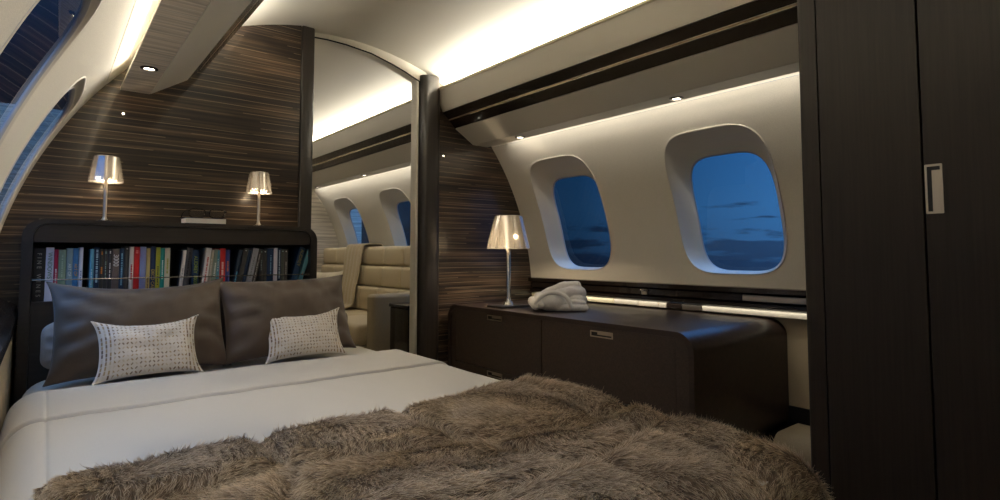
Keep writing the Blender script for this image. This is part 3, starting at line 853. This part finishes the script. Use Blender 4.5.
# book lying flat, with spectacles on it
t = thing('book', 'white paged book lying flat on the headboard under the spectacles', 'book', (.503, 2.575, HZ+.0005))
box('cover', -.076, .076, -.05, .06, 0, .002, bmat((40, 44, 60)), t)
box('cover', -.076, .076, -.05, .06, .022, .024, bmat((40, 48, 72)), t)
box('pages', -.073, .074, -.048, .056, .0021, .0219, M['page'], t)
g = thing('eyeglasses', 'dark rimmed reading spectacles resting on the flat book on the headboard', 'spectacles', (.508, 2.565, HZ+.0250))
def rim_path(cx, w, h, zc, y, e=3.4, n=36):
    r = []
    for i in range(n):
        a = 2*PI*i/n; c_, s_ = math.cos(a), math.sin(a)
        q = (abs(c_)**e+abs(s_)**e)**(-1/e); r.append((cx+w*q*c_, y+.004*abs(cx+w*q*c_)/.07, zc+h*q*s_))
    return r
for cx in (-.037, .037):
    rp = rim_path(cx, .029, .0175, .0185, -.03)
    tube('rim', rp, .0016, M['glasses'], g, 6, True)
    bm = bmesh.new(); bm.faces.new([bm.verts.new((p[0], p[1], p[2])) for p in rim_path(cx, .0285, .017, .0185, -.03)])
    from_bm('spectacle_lens', bm, M['clear_lens'], g)
    s_ = 1 if cx > 0 else -1
    tube('temple', [(s_*.066, -.026, .029), (s_*.073, -.024, .029), (s_*.075, -.015, .028), (s_*.077, .03, .022), (s_*.078, .055, .014), (s_*.078, .07, .004)], [.0022, .0026, .0024, .002, .002, .0018], M['glasses'], g, 6)
tube('bridge', [(-.0085, -.0295, .022), (-.004, -.031, .0265), (.004, -.031, .0265), (.0085, -.0295, .022)], .0015, M['glasses'], g, 6)
tube('nose_pad', [(-.010, -.026, .016), (-.008, -.024, .010)], .0018, M['chrome'], g, 6)
tube('nose_pad', [(.010, -.026, .016), (.008, -.024, .010)], .0018, M['chrome'], g, 6)

# folded bathrobe: thick rolls blended into one body, plus its belt
rb_ = thing('bathrobe', 'pale grey towelling bathrobe folded in thick rolls on the low cabinet', 'bathrobe', (2.085, 2.10, CZ1+.0005), math.radians(-38.95))
bm = bmesh.new()
def blob(c, r, rot=0):
    q = bmesh.ops.create_uvsphere(bm, u_segments=24, v_segments=16, radius=1)
    mt = Matrix.Translation(c) @ Matrix.Rotation(rot, 4, 'Y') @ Matrix.Diagonal((*r, 1))
    bmesh.ops.transform(bm, verts=q['verts'], matrix=mt)
def roll(path, rad, seg=14):
    P = [Vector(p) for p in path]; d0 = (P[0]-P[1]).normalized(); d1 = (P[-1]-P[-2]).normalized()
    a, b = rad[0], rad[-1]
    P = [P[0]+d0*a*.98, P[0]+d0*a*.85, P[0]+d0*a*.5]+P+[P[-1]+d1*b*.5, P[-1]+d1*b*.85, P[-1]+d1*b*.98]
    Q = []; rr = [a*.2, a*.53, a*.87]+list(rad)+[b*.87, b*.53, b*.2]
    tube_bm(bm, P, rr, seg)
blob((-.040, -.030, .046), (.076, .062, .047))
blob((.05, .035, .045), (.10, .062, .046))
blob((.06, .045, .088), (.085, .052, .034), math.radians(-16))
blob((.09, .02, .05), (.065, .06, .045))
# collar rolls at the left end, running front to back
roll([(-.112, .06, .022), (-.128, .02, .045), (-.132, -.03, .050), (-.122, -.075, .030)], [.022, .026, .026, .022])
roll([(-.085, .065, .035), (-.100, .02, .066), (-.104, -.03, .068), (-.098, -.080, .036)], [.022, .025, .025, .02])
# rolled upper folds climbing to the right
roll([(-.085, .03, .075), (-.03, .042, .098), (.04, .052, .118), (.105, .050, .124)], [.018, .024, .029, .026])
roll([(-.05, .075, .072), (.02, .085, .098), (.095, .080, .112)], [.022, .026, .022])
roll([(-.005, .0, .078), (.06, .004, .088), (.122, .010, .088)], [.028, .034, .030])
# flat folds under them
roll([(-.01, -.055, .017), (.07, -.066, .017), (.135, -.054, .017)], [.016, .017, .016])
roll([(.03, -.040, .040), (.08, -.040, .041), (.130, -.028, .040)], [.016, .017, .015])
roll([(-.1, .06, .03), (0, .07, .032), (.13, .05, .03)], [.03, .032, .028])
for v in bm.verts: v.co.z = max(v.co.z, 0.0)
ro = from_bm('robe_body', bm, M['robe'], rb_, True)
md = ro.modifiers.new('r', 'REMESH'); md.mode = 'VOXEL'; md.voxel_size = .0026; md.use_smooth_shade = True
md = ro.modifiers.new('s', 'SMOOTH'); md.factor = .5; md.iterations = 2
dg = bpy.context.evaluated_depsgraph_get()
me = bpy.data.meshes.new_from_object(ro.evaluated_get(dg)); ro.modifiers.clear(); ro.data = me
zmin = min(v.co.z for v in me.vertices)
nrm = [v.normal.copy() for v in me.vertices]
for v, nv in zip(me.vertices, nrm):
    n_ = noise.noise(Vector(v.co)*28)*.0035+noise.noise(Vector(v.co)*70)*.0012
    v.co += nv*n_
    v.co.z = max(v.co.z-zmin, 0)
# belt: a flat strap laid over the front
def strap(path, w, th):
    bm = bmesh.new(); path = [Vector(p) for p in path]; rows = []
    for i, p in enumerate(path):
        t = (path[min(i+1, len(path)-1)]-path[max(i-1, 0)]).normalized()
        n_ = t.cross(Vector((1, 0, 0))); n_ = n_.normalized() if n_.length > .1 else Vector((0, -1, 0))
        if n_.y > 0 and n_.z <= 0: n_ = -n_
        w_ = t.cross(n_).normalized()
        rows.append([bm.verts.new(p+w_*w*a+n_*th*b) for a, b in ((-1, 0), (-.9, 1), (.9, 1), (1, 0), (.9, -1), (-.9, -1))])
    for A, B in zip(rows, rows[1:]):
        for k in range(6): bm.faces.new((A[k], A[(k+1) % 6], B[(k+1) % 6], B[k]))
    bm.faces.new(rows[0]); bm.faces.new(rows[-1][::-1])
    return bm
bt = tube('robe_belt', [(-.128, -.080, .010), (-.122, -.086, .045), (-.095, -.074, .080), (-.05, -.060, .097), (.0, -.066, .094), (.038, -.080, .074), (.054, -.090, .044), (.057, -.092, .011)], [.011, .012, .012, .012, .012, .012, .0115, .010], M['robe'], rb_, 12)
md = bt.modifiers.new('sub', 'SUBSURF'); md.levels = 2; md.render_levels = 2

# ------------------------------------------------------------------ bed
BX0, BX1, BY0, BY1, BZ = -.062, 1.20, .50, 2.496, .545
bed = thing('bed', 'wide bed with white mattress on a dark upholstered base', 'bed', ((BX0+BX1)/2, (BY0+BY1)/2, 0))
wloc(box('bed_base', BX0+.02, BX1-.02, BY0+.02, BY1, .0, .26, M['bed_base'], bed, .015, 3))
bm = bmesh.new(); box_bm(bm, BX0+.012, BX1-.014, BY0+.012, BY1, .262, BZ-.012, .075, 7)
wloc(autosmooth(from_bm('mattress', bm, M['sheet'], bed), 80))

def cross(u, x0, x1, zt, r, hang0, hang1):
    """walk around the bed's cross section: u is arc length from the left hem; returns x, z, nx, nz"""
    lens = [hang0, PI*r/2, x1-x0-2*r, PI*r/2, hang1]
    if u < lens[0]: return x0, zt-r-(lens[0]-u), -1, 0
    u -= lens[0]
    if u < lens[1]:
        a = u/r; return x0+r-r*math.cos(a), zt-r+r*math.sin(a), -math.cos(a), math.sin(a)
    u -= lens[1]
    if u < lens[2]: return x0+r+u, zt, 0, 1
    u -= lens[2]
    if u < lens[3]:
        a = u/r; return x1-r+r*math.sin(a), zt-r+r*math.cos(a), math.sin(a), math.cos(a)
    u -= lens[3]
    return x1, zt-r-u, 1, 0
def cross_len(x0, x1, r, h0, h1): return h0+h1+PI*r+(x1-x0-2*r)

# top sheet with a turned-down hem
def top_sheet():
    bm = bmesh.new()
    x0, x1, r, h0, h1 = BX0-.004, BX1+.004, .07, .22, .2
    Ltot = cross_len(x0, x1, r, h0, h1)
    ys_ = []
    uc = h0+PI*r/2-r+(.014-x0)          # arc length of the pressed crease
    us = sorted(set([Ltot*k/130 for k in range(131)]+[uc+.0022*k for k in range(-8, 9)]))
    NU = len(us)-1
    y = BY0-.008
    while y < 2.135:
        ys_.append(y); y += .0016 if 1.755 < y < 1.787 else .0035 if y > 2.08 else .014
    ys_.append(2.135)
    rows = []
    for y in ys_:
        row = []
        for k in range(NU+1):
            u = us[k]
            x, z, nx, nz = cross(u, x0, x1, BZ, r, h0, h1)
            wav = .004*math.sin(x*9+1)*nz
            ye = y+ (.004*math.sin(x*3.0)+.003*noise.noise(Vector((x*4, 3.1, 0))))*max(0, min(1, (y-1.5)/.2))
            d = .004
            e = 1.772
            if y > e: d += .007*min(1, (y-e)/.004)                    # turned-down layer lies on top
            d -= .013*math.exp(-((y-e)/.0036)**2)
            if y > 2.105: d -= .012*((y-2.105)/.03)**2                # rolls under at the head end
            d += .003*noise.noise(Vector((x*5, y*4, z*5)))+.0018*noise.noise(Vector((x*16, y*6, z*9)))
            d -= .003*math.exp(-((x-.014)/.004)**2)*(nz > .9)          # pressed crease
            side_ = 1-nz if nx else 0
            d += side_*(.002 if nx < 0 else .008)*math.sin(y*22+2*math.sin(y*7))*min(1, max(0, (BZ-z)/.15))
            row.append(bm.verts.new((x+nx*d, ye, z+nz*d)))
        rows.append(row)
    for A, B in zip(rows, rows[1:]):
        for k in range(NU): bm.faces.new((A[k], A[k+1], B[k+1], B[k]))
    o = from_bm('top_sheet', bm, M['sheet'], None, True)
    md = o.modifiers.new('th', 'SOLIDIFY'); md.thickness = .003; md.offset = -1
    return o
ts = top_sheet()
tag(ts, 'smooth white top sheet with turned down hem spread over the bed', 'sheet')

# fur throw over the foot half
def fur_throw():
    x0, x1, r, h1 = 0.0, BX1-.034, .075, .15
    def edge_y(x): return 1.232+.008*math.sin(x*7)+.075*max(0, min(1, (x-.4)/.8))+.012*noise.noise(Vector((x*9, 5, 0)))
    Lx = (x1-r-x0)+PI*r/2+h1
    NU, NV = 170, 150
    hv = .20; rv = .065; yf = BY0-.022
    def surf(u, v):
        # across: flat from the left edge, round over the right edge, down the side
        uu = u*Lx
        if uu < x1-r-x0: x, dz, nx, nz = x0+uu, 0, 0, 1
        elif uu < x1-r-x0+PI*r/2:
            a = (uu-(x1-r-x0))/r; x, dz, nx, nz = x1-r+r*math.sin(a), r-r*math.cos(a), math.sin(a), math.cos(a)
        else: x, dz, nx, nz = x1, r+(uu-(x1-r-x0)-PI*r/2), 1, 0
        ye = edge_y(min(x, x1))
        Lv = (ye-yf-rv)+PI*rv/2+hv
        w = v*Lv
        if w < ye-yf-rv: y, dzv, ny, nz2 = ye-w, 0, 0, 1
        elif w < ye-yf-rv+PI*rv/2:
            a = (w-(ye-yf-rv))/rv; y, dzv, ny, nz2 = yf+rv-rv*math.sin(a), rv-rv*math.cos(a), -math.sin(a), math.cos(a)
        else: y, dzv, ny, nz2 = yf, rv+(w-(ye-yf-rv)-PI*rv/2), -1, 0
        p = Vector((x, y, BZ+.012-dz-dzv))
        n = Vector((nx, ny, max(nz*nz2, .02))).normalized()
        # soft pelts: broad swells with pressed seams between them
        q = Vector((x*2.6, y*3.4, 2.0))
        h = .021+.018*(noise.noise(q)+.3)+.012*noise.noise(q*2.3)+.005*noise.noise(q*6)
        s1 = y-(1.0+.05*math.sin(x*5.0)-.06*x)
        s2 = y-(.74+.04*math.sin(x*6+1))
        s3 = x-(.33+.18*(y-1.0)+.02*math.sin(y*14)); s4 = x-(.72-.2*(y-.9)+.02*math.sin(y*11)); s5 = x-(1.02+.1*(y-.8))
        g = lambda s, w_: math.exp(-(s/w_)**2)
        h -= .034*g(s1, .024)+.026*g(s2, .021)
        h -= .026*g(s3, .019)+.026*g(s4, .020)+.020*g(s5, .019)
        h += .008*g(y-1.13, .10)*g(x-1.12, .16)                        # heap at the far right
        e = min(w/.03, uu/.03, 1)
        h = max(h*e, .001)
        return p+n*h, n
    bm = bmesh.new(); rows = []
    for j in range(NV+1):
        rows.append([bm.verts.new(surf(i/NU, j/NV)[0]) for i in range(NU+1)])
    for A, B in zip(rows, rows[1:]):
        for k in range(NU): bm.faces.new((A[k], B[k], B[k+1], A[k+1]))
    o = from_bm('fur_throw', bm, None, None, True)
    return o, surf, Lx
M['fur_skin'] = fabric_mat('fur_skin', (120, 102, 82), .95, 80, .3, .2)
def fur_mat():
    m = mat('fur_hair', (120, 104, 86), .55); nt, N, L, b = NT(m)
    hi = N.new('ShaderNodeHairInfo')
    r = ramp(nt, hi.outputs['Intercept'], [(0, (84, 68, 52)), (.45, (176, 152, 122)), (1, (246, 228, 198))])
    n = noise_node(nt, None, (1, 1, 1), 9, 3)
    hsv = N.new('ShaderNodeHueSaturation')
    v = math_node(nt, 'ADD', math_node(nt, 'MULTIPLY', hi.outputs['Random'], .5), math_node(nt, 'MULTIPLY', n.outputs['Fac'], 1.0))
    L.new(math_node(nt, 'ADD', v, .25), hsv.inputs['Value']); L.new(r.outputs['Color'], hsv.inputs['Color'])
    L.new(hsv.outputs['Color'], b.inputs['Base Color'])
    b.inputs['Specular IOR Level'].default_value = .35
    return m
M['fur'] = fur_mat()
ft, fsurf, FLx = fur_throw()
ft.data.materials.append(M['fur_skin'])
tag(ft, 'shaggy taupe fur throw heaped over the foot half of the bed', 'throw')
def fur_pile():
    rng = np.random.default_rng(3)
    NH, K = 130000, 5
    me = ft.data; V = np.array([v.co[:] for v in me.vertices]); NR = np.array([v.normal[:] for v in me.vertices])
    NU, NV = 170, 150
    u = rng.random(NH)*NU*.9999; v = rng.random(NH)*NV*.9999
    # fewer strands where the hang is out of sight: keep all, density is uniform in the grid
    i = u.astype(int); j = v.astype(int); fu = (u-i)[:, None]; fv = (v-j)[:, None]
    G = V.reshape(NV+1, NU+1, 3); GN = NR.reshape(NV+1, NU+1, 3)
    def bil(A): return (A[j, i]*(1-fu)+A[j, i+1]*fu)*(1-fv)+(A[j+1, i]*(1-fu)+A[j+1, i+1]*fu)*fv
    P = bil(G); N_ = bil(GN); N_ /= np.linalg.norm(N_, axis=1, keepdims=True)
    if N_[:, 2].mean() < 0: N_ = -N_
    # combing direction, turning from pelt to pelt
    ang = np.array([noise.noise(Vector((p[0]*3.1, p[1]*3.6, 7)))*2.2+noise.noise(Vector((p[0]*12, p[1]*12, 3)))*.9 for p in P])
    base = math.radians(-118)
    D = np.c_[np.cos(base+ang), np.sin(base+ang), np.zeros(NH)]
    D -= N_*(D*N_).sum(1, keepdims=True); D /= np.linalg.norm(D, axis=1, keepdims=True)+1e-6
    D += rng.normal(0, .15, (NH, 3))
    ln = .025*((.65+.6*rng.random(NH))*np.minimum(1, .45+v/14)*np.minimum(1, .5+u/12))[:, None]
    # tufts: strands lean to shared clump points
    cl = np.round(P[:, :2]/.018); ck = np.sin(cl[:, :1]*12.9898+cl[:, 1:2]*78.233)*43758.5453; ck -= np.floor(ck)
    cc = np.c_[(cl+(ck-.5)*.9)*.018, P[:, 2]]
    pts = np.zeros((NH, K, 3))
    for k in range(K):
        t = k/(K-1)
        lift = .46*t-.16*t*t
        q = P+N_*ln*lift+D*ln*(.35*t+.65*t*t)
        pull_ = np.c_[cc[:, 0]+D[:, 0]*ln[:, 0]*.9-q[:, 0], cc[:, 1]+D[:, 1]*ln[:, 0]*.9-q[:, 1], np.zeros(NH)]
        q += pull_*(.62*t*t)
        pts[:, k] = q
    rad = np.tile(np.array([.00042, .0004, .00034, .00025, .0001]), NH)
    cu = bpy.data.hair_curves.new('fur_pile')
    cu.add_curves([K]*NH)
    cu.position_data.foreach_set('vector', pts.reshape(-1).astype(np.float32))
    a = cu.attributes.get('radius') or cu.attributes.new('radius', 'FLOAT', 'POINT')
    a.data.foreach_set('value', rad.astype(np.float32))
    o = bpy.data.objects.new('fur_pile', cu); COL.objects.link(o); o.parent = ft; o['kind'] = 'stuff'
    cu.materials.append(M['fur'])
fur_pile()

# ------------------------------------------------------------------ pillows
def pillow(name, label, w, h, t, m, loc, lean, rz, group=None, pinch=.10, ear=.06, seed=0, wr=.004, roll=0, sag=.0, cat='pillow', welt=True, rd=0):
    """cushion standing on its lower edge: x across, z up, y thickness; leans back by 'lean'"""
    root = thing(name, label, cat, loc, rz, group)
    bm = bmesh.new(); NU, NV = 44, 32
    uvl = bm.loops.layers.uv.new('UVMap')
    def outline(a, b):     # a,b in -1..1
        x = a*w/2*(1-pinch*(1-b*b)*abs(a)**1.5); z = b*h/2*(1-pinch*1.2*(1-a*a)*abs(b)**1.5)
        k = (abs(a)*abs(b))**6
        if rd: x, z = x*(1-rd*b**6), z*(1-rd*a**6)
        return x*(1+ear*k), z*(1+ear*k)
    def P(a, b, s):
        x, z = outline(a, b)
        f = max(0, (1-abs(a)**2.6))**.55*max(0, (1-abs(b)**2.6))**.55
        th = t/2*f*(1-.12*b)
        sv = Vector((a*2.1+seed*7, b*2.1, s*3))
        n_ = noise.noise(sv)*.012*f
        # gathers running in from the corners and the side seams
        rr = math.atan2(b*.8, abs(a)); edge = max(abs(a), abs(b))
        n_ += wr*math.sin(rr*15+seed*3+2*noise.noise(sv*1.7))*(edge**3)*min(1, (1-edge)*6)
        n_ += wr*.8*noise.noise(Vector((a*7+seed, b*4, 1)))*f
        z -= sag*(1-a*a)*max(0, b)**2
        return Vector((x, s*(th+n_*(1 if f > .02 else 0)), z))
    g = {}
    for s in (-1, 1):
        for i in range(NU+1):
            for j in range(NV+1):
                a, b = math.sin(PI/2*(2*i/NU-1)), math.sin(PI/2*(2*j/NV-1))
                if s > 0 and (i in (0, NU) or j in (0, NV)): g[s, i, j] = g[-1, i, j]; continue
                g[s, i, j] = bm.verts.new(P(a, b, s))
        for i in range(NU):
            for j in range(NV):
                q = [g[s, i, j], g[s, i+1, j], g[s, i+1, j+1], g[s, i, j+1]]
                fc = bm.faces.new(q if s < 0 else q[::-1])
                for lp in fc.loops:
                    k = [v for v in ((i, j), (i+1, j), (i+1, j+1), (i, j+1)) if g[s, v[0], v[1]] is lp.vert][0]
                    a, b = math.sin(PI/2*(2*k[0]/NU-1)), math.sin(PI/2*(2*k[1]/NV-1))
                    lp[uvl].uv = (.5+a/2, .5+b/2)
    mt = Matrix.Rotation(-lean, 4, 'X') @ Matrix.Rotation(roll, 4, 'Y')
    bm.transform(mt)
    zm = min(v.co.z for v in bm.verts)
    for v in bm.verts: v.co.z -= zm
    o = from_bm('cushion_body', bm, m, root, True, fix=False)
    if welt:
        path = []
        for i in range(NU): path.append((i, 0))
        for j in range(NV): path.append((NU, j))
        for i in range(NU, 0, -1): path.append((i, NV))
        for j in range(NV, 0, -1): path.append((0, j))
        pp = []
        for i, j in path:
            a, b = math.sin(PI/2*(2*i/NU-1)), math.sin(PI/2*(2*j/NV-1))
            v = mt @ P(a, b, -1); pp.append((v.x, v.y, v.z-zm))
        tube('seam', pp, .0016, m, root, 5, True)
    return root
def L(d): return math.radians(d)
zt = BZ+.002
pillow('pillow', 'pale grey pillow end showing behind the left dark pillow', .30, .19, .085, M['grey_bolster'], (.145, 2.452, zt), L(4), 0, None, .02, .0, 5, rd=.2)
pillow('pillow', 'taupe pillow end showing behind the dark pillow nearest the doorway', .42, .17, .085, M['taupe_pillow'], (.878, 2.452, zt), L(4), 0, None, .02, .0, 6, rd=.2)
pillow('pillow', 'large charcoal pillow leaning on the left half of the headboard', .515, .330, .16, M['dark_pillow'], (.275, 2.315, zt-.002), L(24), L(1), 'charcoal pillows on the bed', .045, .045, 1, .012, 0, .022)
pillow('pillow', 'large charcoal pillow leaning on the headboard half nearest the doorway', .495, .318, .16, M['dark_pillow'], (.772, 2.315, zt-.002), L(24), L(-1), 'charcoal pillows on the bed', .045, .045, 2, .012, L(-1.5), .0)
pillow('cushion', 'white oblong cushion with gold dashes before the left charcoal pillow', .292, .195, .09, M['dash'], (.278, 2.205, zt), L(26), L(2), 'dashed cushions on the bed', .08, .07, 3, .004, L(0), .012, 'cushion')
pillow('cushion', 'white oblong cushion with gold dashes before the charcoal pillow nearest the doorway', .290, .185, .09, M['dash'], (.802, 2.215, zt), L(26), L(-3), 'dashed cushions on the bed', .08, .07, 4, .004, L(-1), .012, 'cushion')

# ------------------------------------------------------------------ next cabin
sf = thing('sofa', 'long cream leather sofa with tufted back in the cabin beyond the doorway', 'sofa', (2.1, 4.7, 0))
def soft(bm, x0, x1, y0, y1, z0, z1, b=.02): box_bm(bm, x0, x1, y0, y1, z0, z1, b, 3)
SY0, SY1, SX = 3.78, 5.86, 1.75
wloc(box('sofa_base', SX+.02, 2.49, SY0, SY1, 0, .29, M['sofa_base'], sf, .012))
for k in range(3):
    y0 = SY0+.004+k*(SY1-SY0)/3; y1 = SY0+(k+1)*(SY1-SY0)/3-.004
    wloc(box('seat_cushion', SX, 2.43, y0, y1, .292, .445, M['cream_leather'], sf, .045, 5))
nch = 6
for r_, (z0, z1, xf, xb) in enumerate(((.447, .665, 2.235, 2.44), (.665, .850, 2.275, 2.445), (.850, 1.025, 2.30, 2.45))):
    for k in range(3):
        bm = bmesh.new()
        for c_ in range(2):
            y0 = SY0+.002+(k*2+c_)*(SY1-SY0)/nch; y1 = y0+(SY1-SY0)/nch
            soft(bm, xf, xb, y0+.001, y1-.001, z0+.002, z1-.002, .032)
        wloc(autosmooth(from_bm('back_cushion', bm, M['cream_leather'], sf), 60))
wloc(box('sofa_back', 2.452, 2.482, SY0, SY1, .29, .98, M['sofa_base'], sf, .008))
wloc(box('armrest', 1.807, 2.46, 3.657, SY0-.004, 0, .665, M['sofa_base'], sf, .03, 5))
# throw hanging over its back
def drape(name, path, y0, y1, m, th=.012):
    bm = bmesh.new(); rows = []
    NY = 28
    P = [Vector((p[0], 0, p[1])) for p in path]
    Q = []
    for a, b in zip(P, P[1:]):
        for k in range(6): Q.append(a.lerp(b, k/6))
    Q.append(P[-1])
    for _ in range(3):
        Q = [Q[0]]+[(Q[i-1]+Q[i]*2+Q[i+1])/4 for i in range(1, len(Q)-1)]+[Q[-1]]
    for i, p in enumerate(Q):
        row = []
        for k in range(NY+1):
            f = k/NY; y = y0+(y1-y0)*f-.10*max(0, (1-i/len(Q)*1.6))*0
            sh = .05*(i/len(Q))
            d = .006*math.sin(f*PI*5)+.004*math.sin(f*17+i*.15)
            row.append(bm.verts.new((p.x-abs(d)-.002, y+sh, p.z+abs(d)*.4)))
        rows.append(row)
    for A, B in zip(rows, rows[1:]):
        for k in range(NY): bm.faces.new((A[k], A[k+1], B[k+1], B[k]))
    o = from_bm(name, bm, m, None, True)
    md = o.modifiers.new('t', 'SOLIDIFY'); md.thickness = th; md.offset = 0
    return o
th_ = drape('throw_blanket', [(2.478, 1.01), (2.46, 1.046), (2.38, 1.05), (2.285, 1.043), (2.268, .98), (2.255, .86), (2.238, .75), (2.21, .62), (2.195, .485), (2.13, .466), (1.98, .464)], 4.80, 5.16, M['throw_cream'])
tag(th_, 'folded cream throw draped over the back of the far sofa', 'throw')
pillow('cushion', 'plain cream cushion propped on the far sofa beyond the bookcase', .32, .34, .12, M['cushion_cream'], (2.03, 5.12, .447), L(8), L(-35), None, .06, .05, 8, .003, 0, 0, 'cushion')
tb = thing('side_table', 'dark wood side table block in front of the far sofa armrest', 'table', (2.05, 3.40, 0))
wloc(box('cabinet_body', 1.885, 2.45, 3.30, 3.555, .04, .585, M['gloss_dark'], tb, .006))
wloc(box('table_top', 1.877, 2.455, 3.292, 3.561, .586, .61, M['gloss_dark'], tb, .006))
wloc(box('plinth', 1.91, 2.43, 3.33, 3.53, 0, .039, M['plinth'], tb))

# small chrome latch on the ledge
lt = thing('ledge_latch', 'small chrome latch on the dark ledge below the windows', 'latch', (2.527, 1.88, .765))
box('latch_plate', -.006, -.0012, -.018, .018, -.03, -.002, M['brushed'], lt, .001, 1)
box('latch_tab', -.03, -.0065, -.014, .014, -.010, -.003, M['chrome'], lt, .002, 2)

# ------------------------------------------------------------------ sky at dusk
w = bpy.data.worlds.new('dusk'); scn.world = w; w.use_nodes = True
nt = w.node_tree; N = nt.nodes; N.clear()
o = N.new('ShaderNodeOutputWorld'); bg = N.new('ShaderNodeBackground'); nt.links.new(bg.outputs[0], o.inputs[0])
tc = N.new('ShaderNodeTexCoord'); sp = N.new('ShaderNodeSeparateXYZ'); nt.links.new(tc.outputs['Generated'], sp.inputs[0])
r = ramp(nt, math_node(nt, 'ADD', math_node(nt, 'MULTIPLY', sp.outputs['Z'], .5), .5),
         [(0, (14, 24, 40)), (.478, (22, 40, 66)), (.492, (34, 62, 98)), (.505, (52, 98, 146)), (.54, (52, 106, 160)), (.60, (40, 94, 152)), (.70, (60, 122, 196)), (1, (120, 176, 240))])
# cloud bank near the horizon
mp = N.new('ShaderNodeMapping'); mp.inputs['Scale'].default_value = (7, 7, 42); nt.links.new(tc.outputs['Generated'], mp.inputs[0])
cn = N.new('ShaderNodeTexNoise'); cn.inputs['Scale'].default_value = 1.3; cn.inputs['Detail'].default_value = 7; cn.inputs['Roughness'].default_value = .6; nt.links.new(mp.outputs[0], cn.inputs['Vector'])
low = N.new('ShaderNodeMapRange'); low.inputs['From Min'].default_value = .13; low.inputs['From Max'].default_value = -.01; low.inputs['To Min'].default_value = -.16; low.inputs['To Max'].default_value = .13
nt.links.new(sp.outputs['Z'], low.inputs['Value'])
cm = N.new('ShaderNodeMapRange'); cm.inputs['From Min'].default_value = .52; cm.inputs['From Max'].default_value = .62
nt.links.new(math_node(nt, 'ADD', cn.outputs['Fac'], low.outputs[0]), cm.inputs['Value'])
mx = N.new('ShaderNodeMix'); mx.data_type = 'RGBA'; nt.links.new(math_node(nt, 'MULTIPLY', cm.outputs[0], .8), mx.inputs['Factor'])
nt.links.new(r.outputs['Color'], mx.inputs['A']); mx.inputs['B'].default_value = (*s2l((30, 54, 88)), 1)
# the sky is paler towards the tail of the aircraft's right side and darker ahead
az = ramp(nt, sp.outputs['Y'], [(.0, (255, 255, 255)), (.42, (255, 255, 255)), (.68, (134, 134, 134)), (.86, (96, 96, 96)), (1, (84, 84, 84))])
ml = N.new('ShaderNodeMix'); ml.data_type = 'RGBA'; ml.blend_type = 'MULTIPLY'; ml.inputs['Factor'].default_value = 1
nt.links.new(mx.outputs['Result'], ml.inputs['A']); nt.links.new(az.outputs['Color'], ml.inputs['B'])
up = N.new('ShaderNodeMapRange'); up.inputs['From Min'].default_value = .25; up.inputs['From Max'].default_value = .8; up.inputs['To Min'].default_value = 1.0; up.inputs['To Max'].default_value = 3.8
nt.links.new(sp.outputs['Z'], up.inputs['Value'])
nt.links.new(ml.outputs['Result'], bg.inputs['Color']); nt.links.new(up.outputs[0], bg.inputs['Strength'])

# ------------------------------------------------------------------ camera
cam = bpy.data.cameras.new('camera'); co = bpy.data.objects.new('camera', cam); COL.objects.link(co)
co.location = (0, 0, .95); co.rotation_euler = (math.radians(93.25), 0, math.radians(-38.947))
cam.sensor_width = 36; cam.lens = 560.8/1000*36; cam.shift_y = -.0273; cam.clip_start = .02
scn.camera = co
vs = scn.view_settings
vs.view_transform = 'Standard'; vs.look = 'None'; vs.gamma = 1; vs.exposure = 0; vs.use_curve_mapping = False
